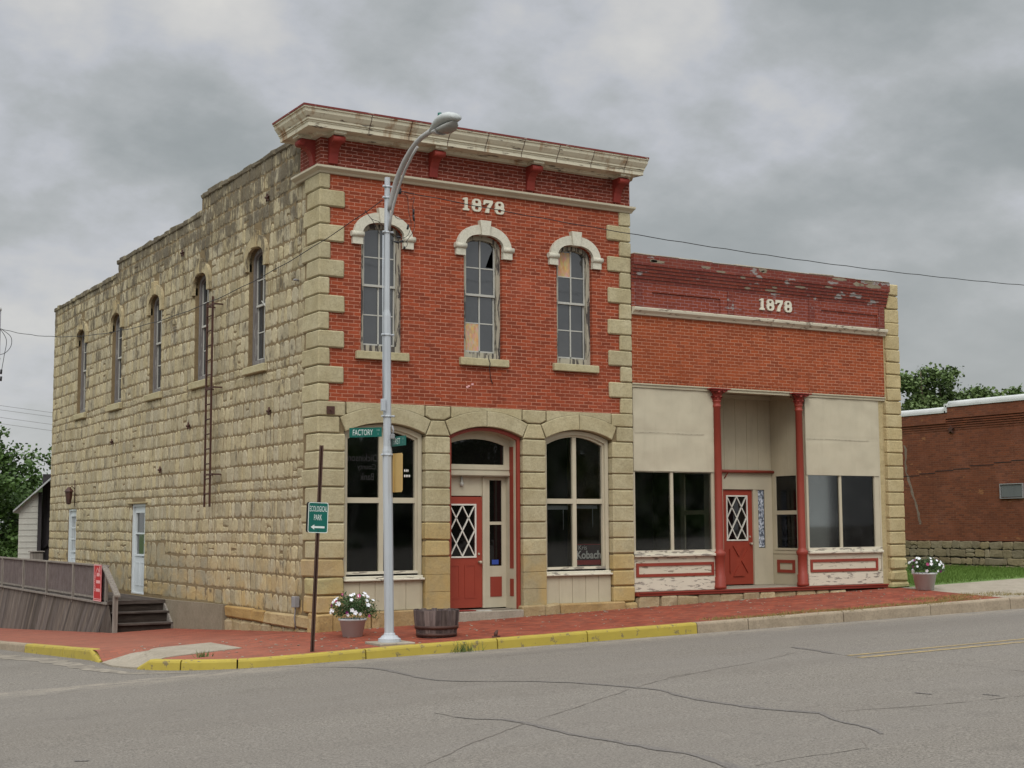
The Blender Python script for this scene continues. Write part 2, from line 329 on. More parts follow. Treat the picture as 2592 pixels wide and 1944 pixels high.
col = MIX(t, MATH(t, 'MULTIPLY', RAMP(t, gr.outputs['Distance'], [(0.10, 1.0), (0.16, 0.0)]), RAMP(t, NOISE(t, POS(t), 9, 2), [(0.52, 0.0), (0.56, 0.6)])), col, (0.46, 0.43, 0.38))
t.links.new(col, b.inputs['Base Color']); BUMP(t, b, sp, 0.5, 0.008)
m, t, b = mat('lace', 0.8, 0.2)
t.links.new(RAMP(t, NOISE(t, POS(t, (1, 1, .7)), 22, 5, .75), [(0.40, (0.03, 0.035, 0.05)), (0.50, (0.22, 0.25, 0.30)), (0.60, (0.62, 0.65, 0.70))]), b.inputs['Base Color'])
m, t, b = mat('crack_seal', 0.7, 0.3)
t.links.new(MIX(t, RAMP(t, NOISE(t, POS(t), 40, 4, .7), [(0.40, 0.0), (0.60, 1.0)]), (0.095, 0.083, 0.075), (0.165, 0.146, 0.128)), b.inputs['Base Color'])
m, t, b = mat('crack_open', 0.9, 0.1)
t.links.new(MIX(t, NOISE(t, POS(t), 30, 4), (0.12, 0.103, 0.088), (0.23, 0.20, 0.17)), b.inputs['Base Color'])
m, t, b = mat('asphalt_patch', 0.9, 0.2)
t.links.new(MIX(t, RAMP(t, NOISE(t, POS(t, (1, 1, 1)), 3.0, 7, 0.75), [(0.40, 0.0), (0.62, 1.0)]), (0.26, 0.225, 0.18), (0.13, 0.112, 0.092)), b.inputs['Base Color'])
# brick paving: herringbone worn to dust
m = M['paving_x']; t = m.node_tree
for n in t.nodes:      # lay the courses flat (x, y)
    if n.type == 'COMBXYZ':
        s = [k for k in t.nodes if k.type == 'SEPXYZ'][0]
        wv = NOISE(t, POS(t), 6, 3)
        t.links.new(MATH(t, 'ADD', s.outputs[0], MATH(t, 'MULTIPLY', wv, 0.03)), n.inputs[0]); t.links.new(MATH(t, 'ADD', s.outputs[1], MATH(t, 'MULTIPLY', wv, 0.03)), n.inputs[1])
bt = [n for n in t.nodes if n.type == 'TEX_BRICK'][0]; bt.inputs['Brick Width'].default_value = 0.21; bt.inputs['Row Height'].default_value = 0.105
b = [n for n in t.nodes if n.type == 'BSDF_PRINCIPLED'][0]; base = b.inputs['Base Color'].links[0].from_socket
col = MIX(t, MATH(t, 'MULTIPLY', RAMP(t, NOISE(t, POS(t), 2.0, 6, 0.7), [(0.42, 0.0), (0.70, 1.0)]), 0.55), base, (0.29, 0.095, 0.055))
col = MIX(t, MATH(t, 'MULTIPLY', RAMP(t, NOISE(t, POS(t, (1, 2, 1)), 3.2, 7, 0.78), [(0.50, 0.0), (0.66, 1.0)]), 0.65), col, (0.145, 0.045, 0.030))
s3 = t.nodes.new('ShaderNodeSeparateXYZ'); t.links.new(POS(t), s3.inputs[0])
side = RAMP(t, MATH(t, 'MULTIPLY', MATH(t, 'ADD', s3.outputs[0], 6.0), 0.1), [(0.35, 0.0), (0.6, 1.0)])
t.links.new(MIX(t, side, MIX(t, 0.35, col, (0.30, 0.15, 0.105)), col), b.inputs['Base Color'])
# grass
m, t, b = mat('grass', 0.8, 0.2)
n = NOISE(t, POS(t), 0.8, 5, .6); n2_ = NOISE(t, POS(t), 30, 3)
t.links.new(MIX(t, n2_, MIX(t, n, (0.080, 0.140, 0.022), (0.12, 0.185, 0.034)), (0.060, 0.105, 0.018)), b.inputs['Base Color'])
m, t, b = mat('dry_grass', 0.9, 0.1)
t.links.new(MIX(t, NOISE(t, POS(t), 3, 3), (0.26, 0.19, 0.075), (0.15, 0.13, 0.04)), b.inputs['Base Color'])
def leafmat(name, c1, c2, sc_=0.9):
    m, t, b = mat(name, 0.6, 0.25)
    a = t.nodes.new('ShaderNodeAttribute'); a.attribute_name = 'tone'
    n = NOISE(t, POS(t), sc_, 3)
    col = MIX(t, 1.0, MIX(t, RAMP(t, n, [(0.35, 0.0), (0.65, 1.0)]), c1, c2), a.outputs['Color'], 'MULTIPLY')
    t.links.new(col, b.inputs['Base Color'])
    b.inputs['Subsurface Weight'].default_value = 0.0
    return m
leafmat('leaf_maple', (0.040, 0.076, 0.018), (0.062, 0.105, 0.027))
leafmat('leaf_far', (0.075, 0.115, 0.040), (0.105, 0.145, 0.052), 0.5)
leafmat('leaf_pot', (0.035, 0.075, 0.022), (0.060, 0.105, 0.035), 12)
leafmat('leaf_weed', (0.07, 0.11, 0.03), (0.12, 0.14, 0.05), 12)

# ---------------------------------------------------------------- mesh helpers
ID = lambda p: p
def FRONT(p): return p                        # (x, depth, z): facade faces -y
def SIDE(p): return (p[1], p[0], p[2])        # (y, depth, z): side wall faces -x
class MB:
    def __init__(s, tf=ID): s.v = []; s.f = []; s.c = []; s.tf = tf; s.smooth = []
    def add(s, vs, fs, tone=None, smooth=False):
        o = len(s.v); s.v += [tuple(s.tf(tuple(p))) for p in vs]
        s.f += [tuple(i+o for i in q) for q in fs]; s.c += [tone or (1, 1, 1)]*len(fs); s.smooth += [smooth]*len(fs); return s
    def box(s, a, b, tone=None):
        x0, y0, z0 = a; x1, y1, z1 = b
        return s.add([(x0, y0, z0), (x1, y0, z0), (x1, y1, z0), (x0, y1, z0), (x0, y0, z1), (x1, y0, z1), (x1, y1, z1), (x0, y1, z1)],
                     [(0, 3, 2, 1), (4, 5, 6, 7), (0, 1, 5, 4), (1, 2, 6, 5), (2, 3, 7, 6), (3, 0, 4, 7)], tone)
    def cbox(s, a, b, c=0.02, jit=0.0, tone=None):      # box with chamfered edges
        lo, hi = a, b; vs = []; idx = {}
        for ix in (0, 1):
            for iy in (0, 1):
                for iz in (0, 1):
                    P = [(lo, hi)[i][k] for k, i in enumerate((ix, iy, iz))]
                    j = [rnd(-jit, jit) for _ in range(3)]
                    for ax in range(3):
                        q = list(P)
                        for k in range(3):
                            if k != ax: q[k] += (c if (ix, iy, iz)[k] == 0 else -c)
                            q[k] += j[k]
                        idx[(ix, iy, iz, ax)] = len(vs); vs.append(q)
        fs = []
        for ax in range(3):
            o = [k for k in range(3) if k != ax]
            for sd_ in (0, 1):
                q = []
                for p_, r_ in ((0, 0), (1, 0), (1, 1), (0, 1)):
                    t_ = [0, 0, 0]; t_[ax] = sd_; t_[o[0]] = p_; t_[o[1]] = r_; q.append(idx[(*t_, ax)])
                fs.append(tuple(q))
            for p_ in (0, 1):
                for r_ in (0, 1):
                    t0 = [0, 0, 0]; t1 = [0, 0, 0]; t0[ax] = 0; t1[ax] = 1
                    for t_ in (t0, t1): t_[o[0]] = p_; t_[o[1]] = r_
                    fs.append((idx[(*t0, o[0])], idx[(*t0, o[1])], idx[(*t1, o[1])], idx[(*t1, o[0])]))
        for ix in (0, 1):
            for iy in (0, 1):
                for iz in (0, 1): fs.append(tuple(idx[(ix, iy, iz, k)] for k in range(3)))
        return s.add(vs, fs, tone)
    def poly(s, outer, holes, d0, d1, tone=None):        # polygon in (u, z) with holes, extruded from depth d0 to d1
        loops = [outer]+list(holes)
        flat = [p for l in loops for p in l]; n = len(flat)
        tris = tessellate_polygon([[Vector((p[0], p[1], 0)) for p in l] for l in loops])
        vs = [(p[0], d0, p[1]) for p in flat]+[(p[0], d1, p[1]) for p in flat]
        fs = [tuple(t_) for t_ in tris]+[tuple(i+n for i in t_) for t_ in tris]
        o = 0
        for l in loops:
            k = len(l)
            for i in range(k): fs.append((o+i, o+(i+1) % k, n+o+(i+1) % k, n+o+i))
            o += k
        return s.add(vs, fs, tone)
    def tube(s, pts, rad, seg=8, cap=True, tone=None, smooth=True):
        pts = [Vector(p) for p in pts]; n = len(pts)
        rads = rad if isinstance(rad, (list, tuple)) else [rad]*n
        vs = []; up = None
        for i, p in enumerate(pts):
            d = (pts[min(i+1, n-1)]-pts[max(i-1, 0)]).normalized()
            if up is None: up = Vector((0, 0, 1)) if abs(d.z) < 0.9 else Vector((1, 0, 0))
            a = d.cross(up).normalized(); b_ = a.cross(d).normalized(); up = b_
            for k in range(seg):
                t_ = 2*PI*(k+0.5)/seg; vs.append(p+(a*math.cos(t_)+b_*math.sin(t_))*rads[i])
        fs = [(i*seg+k, i*seg+(k+1) % seg, (i+1)*seg+(k+1) % seg, (i+1)*seg+k) for i in range(n-1) for k in range(seg)]
        s.add(vs, fs, tone, smooth)
        if cap: o = len(s.v)-len(vs); s.f += [tuple(o+k for k in range(seg)), tuple(o+(n-1)*seg+k for k in range(seg))]; s.c += [tone or (1, 1, 1)]*2; s.smooth += [False]*2
        return s
    def lathe(s, prof, c=(0, 0), seg=20, tone=None, smooth=True):
        vs = [(c[0]+r_*math.cos(2*PI*k/seg), c[1]+r_*math.sin(2*PI*k/seg), z_) for r_, z_ in prof for k in range(seg)]
        n = len(prof)
        fs = [(i*seg+k, i*seg+(k+1) % seg, (i+1)*seg+(k+1) % seg, (i+1)*seg+k) for i in range(n-1) for k in range(seg)]
        s.add(vs, fs, tone, smooth); o = len(s.v)-len(vs)
        for i in (0, n-1):
            if prof[i][0] > 1e-4: s.f.append(tuple(o+i*seg+k for k in range(seg))); s.c.append(tone or (1, 1, 1)); s.smooth.append(False)
        return s
    def sweep(s, prof, path, tone=None):       # prof: (out, z) list; path: list of (x, y, outx, outy) mitred stations
        n = len(prof); vs = [(x+ox*p, y+oy*p, z_) for x, y, ox, oy in path for p, z_ in prof]
        fs = [(i*n+k, i*n+(k+1) % n, (i+1)*n+(k+1) % n, (i+1)*n+k) for i in range(len(path)-1) for k in range(n)]
        fs += [tuple(range(n)), tuple((len(path)-1)*n+k for k in range(n))]
        return s.add(vs, fs, tone)
    def build(s, name, m, parent=None, local=False):
        me = bpy.data.meshes.new(name); me.from_pydata(s.v, [], s.f)
        me.materials.append(M[m] if isinstance(m, str) else m)
        at = me.attributes.new('tone', 'FLOAT_COLOR', 'FACE')
        buf = []
        for c in s.c: buf += [c[0], c[1], c[2], 1.0]
        at.data.foreach_set('color', buf)
        bm = bmesh.new(); bm.from_mesh(me)
        bmesh.ops.recalc_face_normals(bm, faces=bm.faces); bm.to_mesh(me); bm.free()
        me.polygons.foreach_set('use_smooth', s.smooth); me.update()
        o = bpy.data.objects.new(name, me); COL.objects.link(o)
        if parent is not None:
            o.parent = parent
            if not local:
                base_ = WL.get(parent.name, Vector((0, 0, 0)))
                o.location = -base_
        WL[o.name] = Vector((0, 0, 0)) if not local else WL.get(parent.name, Vector((0, 0, 0))) if parent else Vector((0, 0, 0))
        return o
WL = {}
def thing(name, label, cat, loc=(0, 0, 0), group=None):
    o = bpy.data.objects.new(name, None); COL.objects.link(o); o.location = loc; o.empty_display_size = 0.3
    o['label'] = label; o['category'] = cat; WL[o.name] = Vector(loc)
    if group: o['group'] = group
    return o
def tag(o, label, cat, group=None, kind=None):
    if label: o['label'] = label
    if cat: o['category'] = cat
    if group: o['group'] = group
    if kind: o['kind'] = kind
    return o
def tone(a=0.82, b_=1.12, hue=0.05):
    k = rnd(a, b_); h = rnd(-hue, hue); return (k*(1+h*0.3), k, k*(1-h))
def text_mesh(s, origin, right, up, w_, h_, thick=0.004, bold=0.0):
    cu = bpy.data.curves.new('t', 'FONT'); cu.body = s; cu.offset = bold; cu.resolution_u = 3
    o = bpy.data.objects.new('t', cu); COL.objects.link(o)
    dg = bpy.context.evaluated_depsgraph_get(); me = o.evaluated_get(dg).to_mesh()
    vs = [v_.co.copy() for v_ in me.vertices]; fs = [tuple(p.vertices) for p in me.polygons]
    o.evaluated_get(dg).to_mesh_clear(); bpy.data.objects.remove(o); bpy.data.curves.remove(cu)
    x0 = min(v_.x for v_ in vs); x1 = max(v_.x for v_ in vs); y0 = min(v_.y for v_ in vs); y1 = max(v_.y for v_ in vs)
    R_, U_, O_ = Vector(right).normalized(), Vector(up).normalized(), Vector(origin)
    return [O_+R_*((v_.x-x0)/(x1-x0)*w_)+U_*((v_.y-y0)/(y1-y0)*h_) for v_ in vs], fs
def arch(cx_, hw, z0, zs, za, e=2.4, n=14, flare=0):     # opening outline: straight jambs, basket-handle head
    pts = [(cx_-hw, z0), (cx_+hw, z0)]
    for i in range(n+1):
        a = PI*i/n; c_, s_ = math.cos(a), math.sin(a)
        pts.append((cx_+hw*math.copysign(abs(c_)**(2/e), c_), zs+(za-zs)*abs(s_)**(2/e)))
    return pts
def seg_arc(x0, x1, zs, za, n=12):          # shallow segmental arc left to right
    w_ = (x1-x0)/2; h_ = za-zs; R_ = (w_*w_+h_*h_)/(2*h_); c_ = za-R_; a0 = math.asin(w_/R_)
    return [((x0+x1)/2+R_*math.sin(-a0+2*a0*i/n), c_+R_*math.cos(-a0+2*a0*i/n)) for i in range(n+1)]

# ---------------------------------------------------------------- ground
def R_(x, y):
    a = .0172*x if x > -2 else (-.0344+.035*(x+2) if x > -6 else -.1744+.012*(max(x, -25)+6))
    b_ = -.047*min(y, 60) if y > 0 else 0
    c_ = .02*min(-3.3-y, 5.5)-.01*max(0, min(-8.8-y, 6)) if y < -3.3 else 0
    return -.224+a+b_+c_
def S_(x, y):
    a = (.0288+.0019*max(min(y, 0), -3.3))*x if x > 0 else .03*x
    b_ = -.05*min(y, 60) if y > 0 else .01*y
    if x > 10 and y > 0: b_ *= max(0, 1-(x-10)/8)
    return -.043+a+b_
def dip(x, y):        # how far the bricks and pad dip into the kerb ramp (0..1)
    t_ = max(0, min(1, (-3.30-x)/0.62)); a = max(0, min(1, (y+2.35)/.3)); b_ = max(0, min(1, (-.25-y)/.3))
    return (t_*t_*(3-2*t_))*min(a, b_)
def SP(x, y):
    k = dip(x, y); return S_(x, y)*(1-k)+(R_(x, y)+.012)*k
def sheet(name, xs, ys, F, m, inside=None, label=None, off_=0.0):
    mb = MB(); vs = [(x, y, F(x, y)+off_) for y in ys for x in xs]; nx = len(xs)
    fs = []
    for j in range(len(ys)-1):
        for i in range(nx-1):
            mx, my = (xs[i]+xs[i+1])/2, (ys[j]+ys[j+1])/2
            if inside is None or inside(mx, my): fs.append((j*nx+i, j*nx+i+1, (j+1)*nx+i+1, (j+1)*nx+i))
    mb.add(vs, fs, smooth=True); o = mb.build(name, m); o['kind'] = 'structure'; return o
def rng(a, b_, s_): n = int(round((b_-a)/s_)); return [a+(b_-a)*i/n for i in range(n+1)]
far = lambda x, y: -1.9 - (0.002*max(0, math.hypot(x, y)-60))
sheet('ground', [-1500, -700, -300, -120, 120, 300, 700, 1500], [-1200, -500, -200, -90, 90, 300, 700, 1500], far, 'grass')
road_x = sorted(set([-120, -70, -40, -25]+rng(-20, 20, 1.0)+[-1.8, -4.3]+rng(22, 60, 4)+[90, 140]))
road_y = sorted(set([-90, -60, -40]+rng(-30, 30, 1.0)+[-3.3, -8.8, -14.8]+[36, 45, 60, 90]))
sheet('road', road_x, road_y, R_, 'asphalt', lambda x, y: y < -1 or x < -2.0)
# walkable block: kerb line with a rounded corner
KX, KY, RR = -4.0, -3.3, 2.2
def outline(off_=0.0):        # kerb outer line from far right, round the corner, up the side street
    P = []
    for x in [60, 40, 30]+[24-0.6*i for i in range(43)]: P.append((x, KY, 0, -1))
    cx0, cy0 = KX+RR, KY+RR
    for i in range(13):
        a = PI/2*i/12; P.append((cx0-RR*math.sin(a), cy0-RR*math.cos(a), -math.sin(a), -math.cos(a)))
    for y in [cy0+0.6*i for i in range(1, 50)]+[45, 60]: P.append((KX, y, -1, 0))
    return P
OUT = outline()
mb = MB()
IN = 0.16
inner = [(x-ox*IN, y-oy*IN) for x, y, ox, oy in OUT]
# pavement: a fan of quads between the kerb line and the building line, subdivided
def pave(x0, x1, y0, y1, sx_, sy_):
    xs, ys = rng(x0, x1, sx_), rng(y0, y1, sy_); nx = len(xs)
    vs = []
    for y in ys:
        for x in xs:
            px_, py_ = x, y
            cx0, cy0 = KX+RR, KY+RR
            if px_ < cx0 and py_ < cy0:      # pull the square corner onto the arc
                dx, dy = px_-cx0, py_-cy0; m_ = max(abs(dx), abs(dy)); L = math.hypot(dx, dy)
                if L > 1e-6: k = m_/L; px_, py_ = cx0+dx*k, cy0+dy*k
            vs.append((px_, py_, SP(px_, py_)+0.003*noise.noise(Vector((px_*1.3, py_*1.3, 0)))))
    fs = [(j*nx+i, j*nx+i+1, (j+1)*nx+i+1, (j+1)*nx+i) for j in range(len(ys)-1) for i in range(nx-1)]
    mb.add(vs, fs, smooth=True)
pave(KX+0.02, 0.3, KY+0.02, 30.1, 0.14, 0.14)
pave(0.3, 14.45, KY+0.02, 0.6, 0.3, 0.15)
o = mb.build('brick_pavement', 'paving_x'); o['kind'] = 'structure'
sheet('pavement', sorted(set(rng(14.45, 60, 1.1))), [KY+IN-0.02, -2.6, -2.0, -1.4, -0.8, -0.2], S_, 'concrete')
def lawnz(x, y):
    t_ = max(0, min(1, (y+.2)/3.5))*max(0, min(1, (x-14.9)/1.5)); t_ = t_*t_*(3-2*t_)
    return (S_(x, min(y, 6))+.02)*(1-t_)+(.36+.003*(x-15))*t_
sheet('lawn', rng(14.2, 60, 1.2), rng(-0.2, 30, 1.2), lawnz, 'grass')
# ramp pad let into the bricks
pad = [(-2.12, -0.40), (-2.01, -1.61), (-3.25, -1.98), (-3.84, -1.98), (-4.03, -1.3), (-4.03, -0.70)]
mb = MB(); n_ = len(pad)
cxp = (sum(p[0] for p in pad)/n_, sum(p[1] for p in pad)/n_)
def padz(x, y): return SP(x, y)
rings = []
for k in range(7):
    q = k/6; rings.append([(cxp[0]+(p[0]-cxp[0])*q, cxp[1]+(p[1]-cxp[1])*q) for i in range(n_) for p in [(pad[i][0]+(pad[(i+1) % n_][0]-pad[i][0])*j/4, pad[i][1]+(pad[(i+1) % n_][1]-pad[i][1])*j/4) for j in range(4)]])
vs = [(x, y, padz(x, y)+0.012) for rg in rings for x, y in rg]; m_ = 4*n_
mb.add(vs, [(i*m_+j, i*m_+(j+1) % m_, (i+1)*m_+(j+1) % m_, (i+1)*m_+j) for i in range(6) for j in range(m_)], smooth=True)
lo_ = [(x, y, SP(x, y)-.15) for x, y in rings[-1]]; mb.add([vs[6*m_+j] for j in range(m_)]+lo_, [(j, (j+1) % m_, m_+(j+1) % m_, m_+j) for j in range(m_)])
o = mb.build('kerb_ramp', 'concrete'); o['kind'] = 'structure'
# kerbs: segments with open joints
def kerb(name, segs, m_):
    mb = MB()
    for (i0, i1, taper0, taper1) in segs:
        st = []
        for i in range(i0, i1+1):
            x, y, ox, oy = OUT[i]; st.append((x, y, ox, oy))
        n = len(st); vs = []
        for k, (x, y, ox, oy) in enumerate(st):
            zt, zb = S_(x, y)+0.012, R_(x, y)-0.08
            h = 1.0
            if taper0 and k == 0: h = taper0
            if taper1 and k == n-1: h = taper1
            zt = R_(x, y)+0.01+(zt-R_(x, y)-0.01)*h
            g = 0.012 if k in (0, n-1) else 0
            tx, ty = -oy, ox
            sg = 1 if k == 0 else -1
            x -= 0; wob = 0.006*noise.noise(Vector((x*2, y*2, 1)))
            nx_, ny_ = (st[1][0]-x, st[1][1]-y) if k == 0 else (st[-2][0]-x, st[-2][1]-y)
            L = math.hypot(nx_, ny_) or 1
            if g: x += nx_/L*g; y += ny_/L*g
            for p, z_ in ((0.035, zb), (0.018, zt-0.04), (0.004, zt-0.012), (-0.022, zt+wob), (-0.15, zt+wob), (-0.165, zt-0.02), (-0.165, zb)):
                vs.append((x+ox*p, y+oy*p, z_))
        q = 7
        fs = [(i*q+k, i*q+(k+1) % q, (i+1)*q+(k+1) % q, (i+1)*q+k) for i in range(n-1) for k in range(q)]
        fs += [tuple(range(q)), tuple((n-1)*q+k for k in range(q))]
        mb.add(vs, fs)
    o = mb.build(name, m_); o['kind'] = 'structure'; return o
# index of stations
def near_idx(x, y): return min(range(len(OUT)), key=lambda i: (OUT[i][0]-x)**2+(OUT[i][1]-y)**2)
i6 = near_idx(6.0, KY)
grey = []; i = 0
while i < i6: j = min(i+ (1 if i < 3 else 4), i6); grey.append((i, j, 0, 0)); i = j
ia = near_idx(-3.80, -2.05); ib = near_idx(-4.0, -0.55); ic = near_idx(-4, 5.2)
yel = []; i = i6
while i < ia:
    j = min(i+random.choice((3, 4, 5)), ia)
    if ia-j < 2: j = ia
    yel.append((i, j, 0, 0.12 if j == ia else 0)); i = j
i = ib
while i < ic:
    j = min(i+random.choice((4, 5)), ic)
    if ic-j < 2: j = ic
    yel.append((i, j, 0.15 if i == ib else 0, 0)); i = j
kerb('kerb_painted', yel, 'kerb_yellow')
g2 = []; i = ic
while i < len(OUT)-1: j = min(i+4, len(OUT)-1); g2.append((i, j, 0, 0)); i = j
kerb('kerb', grey+g2, 'concrete_kerb')
# centre lines
def ribbon(pts, w_, F, off_=0.004, wob=0.0, sub=4):
    P = []
    for a, b_ in zip(pts[:-1], pts[1:]):
        for k in range(sub):
            t_ = k/sub; P.append(Vector((a[0]+(b_[0]-a[0])*t_, a[1]+(b_[1]-a[1])*t_)))
    P.append(Vector(pts[-1][:2])); n = len(P); vs = []
    for i_, p in enumerate(P):
        d = (P[min(i_+1, n-1)]-P[max(i_-1, 0)]); d.normalize(); nn = Vector((-d.y, d.x))
        ww = (w_(i_/(n-1)) if callable(w_) else w_)*(1+wob*noise.noise(Vector((p.x*5, p.y*5, 3.3))))
        j_ = 0.02*wob*noise.noise(Vector((p.x*7, p.y*7, 8)))
        for s_ in (-1, 1): q = p+nn*(s_*ww/2+j_); vs.append((q.x, q.y, F(q.x, q.y)+off_))
    return vs, [(2*i_, 2*i_+1, 2*i_+3, 2*i_+2) for i_ in range(n-1)]
mb = MB()
for y0, x0 in ((-8.66, 4.5), (-8.98, 4.4)):
    mb.add(*ribbon([(x0+i*1.0, y0) for i in range(40)], 0.11, R_, 0.005, 0.35, 6))
o = mb.build('centre_line', 'line_yellow'); o['kind'] = 'structure'
# tar-filled and open cracks, where they cross the road
seal1 = [(-2.18, -3.45), (-1.89, -3.75), (-1.34, -4.53), (-1.2, -4.92), (-1.19, -5.3), (-1.23, -5.61), (-1.31, -6.21), (-1.38, -6.67), (-1.37, -7.22), (-1.16, -7.61), (-0.86, -7.93), (-0.57, -8.24), (-0.36, -8.67), (-0.16, -9.09), (0.01, -9.54), (0.15, -9.99), (0.07, -10.31), (0.01, -10.68), (0.02, -11.16), (0.09, -11.57), (0.15, -11.95), (0.3, -12.24), (0.4, -12.47), (0.24, -12.77), (0.15, -13.05), (0.14, -13.29), (0.1, -13.5), (-0.05, -13.78)]
seal2 = [(-2.82, -10.29), (-2.7, -10.57), (-2.49, -10.79), (-2.44, -11.12), (-2.44, -11.56), (-2.45, -11.99), (-2.36, -12.46), (-2.31, -12.82), (-2.26, -13.19), (-2.19, -13.46), (-2.2, -13.76), (-2.27, -14.23), (-2.4, -14.9)]
seal3 = [(5.0, -6.95), (4.89, -7.42), (4.77, -7.86), (4.61, -8.23)]
mb = MB()
mb.add(*ribbon(seal1, lambda q: 0.062+0.055*max(0, math.sin(q*11))**2-0.045*(q < .08), R_, 0.006, 0.9))
mb.add(*ribbon(seal2, lambda q: 0.025+0.065*min(1, q*3), R_, 0.006, 0.9))
mb.add(*ribbon(seal3, 0.09, R_, 0.006, 0.9))
for x, y, a in ((2.35, -11.95, 1.2), (2.85, -12.5, 1.2), (-6.8, -10.2, 0.3)):
    mb.add(*ribbon([(x, y), (x+.12*math.cos(a), y-.22*math.sin(a))], 0.05, R_, 0.006, 0.8))
o = mb.build('crack_seal', 'crack_seal'); o['kind'] = 'structure'
mb = MB()
for c_ in ([(-2.22, -11.02), (-1.35, -10.5), (-0.54, -9.98), (0.09, -9.59), (1.15, -9.01), (1.84, -8.85)], [(0.95, -9.16), (1.7, -8.87), (2.89, -8.44), (4.39, -7.69)],
           [(4.61, -8.23), (4.41, -8.89), (4.53, -9.23), (4.67, -9.69), (4.92, -10.58), (4.92, -11.39), (5.1, -12.3)], [(-6.26, -4.08), (-5.68, -4.26), (-5.08, -3.99), (-4.57, -3.72), (-4.09, -3.64), (-3.53, -3.74), (-3.22, -3.87)],
           [(-2.08, -14.3), (-1.53, -14.23), (-1.17, -14.25), (-0.71, -14.22), (-0.58, -14.07), (-0.35, -13.8)], [(0.55, -12.45), (1.11, -12.59), (1.68, -12.73), (2.36, -12.8), (3.14, -12.84)],
           [(-4.37, -12.48), (-3.5, -11.8), (-2.93, -11.43), (-2.46, -11.15)], [(8.05, -6.25), (9.01, -6.33), (10.47, -6.16)], [(2.9, -4.4), (1.5, -4.6), (0.2, -4.5)], [(-2.83, -9.88), (-2.82, -10.29)],
           [(7.2, -4.1), (8.4, -4.2), (9.6, -4.1)]):
    mb.add(*ribbon(c_, 0.013, R_, 0.005, 1.4, 10))
o = mb.build('road_crack', 'crack_open'); o['kind'] = 'structure'
mb = MB()     # broken apron where the side street meets
mb.add(*ribbon([(-4.9, 12), (-4.75, 6), (-4.62, 3.1), (-4.45, 1.5), (-4.5, 0.1), (-4.35, -1.4), (-4.1, -2.4), (-3.4, -3.1)], lambda q: 0.5*(1-q)+0.12, R_, 0.004, 0.6, 6))
o = mb.build('gutter_apron', 'asphalt_patch'); o['kind'] = 'structure'

# ---------------------------------------------------------------- shared builders
def stone_patch(mb, u0, u1, z0, z1, d, gap=0.011, tn=None, bulge=0.012, rough=0.015):
    u0 += gap*.7; u1 -= gap*.7; z0 += gap*1.3; z1 -= gap*1.3
    w_, h_ = u1-u0, z1-z0
    if w_ < 0.03 or h_ < 0.03: return
    c_ = min(w_, h_)*rnd(0.10, 0.26)
    ring = [(u0+c_, z0), (u0+w_/2, z0), (u1-c_, z0), (u1, z0+c_), (u1, z0+h_/2), (u1, z1-c_), (u1-c_, z1), (u0+w_/2, z1), (u0+c_, z1), (u0, z1-c_), (u0, z0+h_/2), (u0, z0+c_)]
    ring = [(a+rnd(-rough, rough), b_+rnd(-rough, rough)) for a, b_ in ring]
    cu, cz = (u0+u1)/2, (z0+z1)/2; k = min(0.022, w_*0.14, h_*0.14)
    inn = [(a+(cu-a)/max(0.05, abs(cu-a)+1e-5)*k*min(1, abs(cu-a)/0.05), b_+(cz-b_)/max(0.05, abs(cz-b_)+1e-5)*k*min(1, abs(cz-b_)/0.05)) for a, b_ in ring]
    n = len(ring); dd = d-bulge*rnd(0.7, 1.3)
    vs = [(a, 0.02, b_) for a, b_ in ring]+[(a, dd+0.010, b_) for a, b_ in ring]+[(a, dd+rnd(-.004, .004), b_) for a, b_ in inn]+[(cu, dd-0.006*rnd(0, 1), cz)]
    fs = [(i, (i+1) % n, n+(i+1) % n, n+i) for i in range(n)]+[(n+i, n+(i+1) % n, 2*n+(i+1) % n, 2*n+i) for i in range(n)]+[(2*n+i, 2*n+(i+1) % n, 3*n) for i in range(n)]
    mb.add(vs, fs, tn or tone(0.74, 1.10, 0.08))
def rows_fill(mb, u0, u1, zlist, holes, wmin, wmax, d=0.0, top=None, warp=0.03, **kw):
    for z0, z1 in zip(zlist[:-1], zlist[1:]):
        iv = [(u0, u1)]
        for (a, b_, c_, e_) in holes:
            if z1 > c_+0.03 and z0 < e_-0.03:
                nv = []
                for p, q in iv:
                    if b_ <= p or a >= q: nv.append((p, q)); continue
                    if a > p: nv.append((p, a))
                    if b_ < q: nv.append((b_, q))
                iv = nv
        for p, q in iv:
            x = p
            while x < q-0.02:
                w_ = rnd(wmin, wmax)*(0.6 if random.random() < 0.25 else 1)*(1.3 if random.random() < 0.15 else 1)
                if x+w_ > q-wmin*0.6: w_ = q-x
                zz0, zz1 = z0, z1
                if top:
                    tz = top(x+w_/2)
                    if zz0 > tz-0.06: x += w_; continue
                    zz1 = min(zz1, tz)
                wz = warp*noise.noise(Vector((x*0.5, z0*0.7, 2.2)))
                if random.random() < 0.06 and zz1-zz0 > 0.25 and w_ > .15:
                    zm = zz0+(zz1-zz0)*rnd(.4, .6); stone_patch(mb, x, x+w_, zz0+wz, zm+wz, d, **kw); stone_patch(mb, x, x+w_, zm+wz, zz1+wz, d, **kw)
                else: stone_patch(mb, x, x+w_, zz0+wz, zz1+wz, d, **kw)
                x += w_

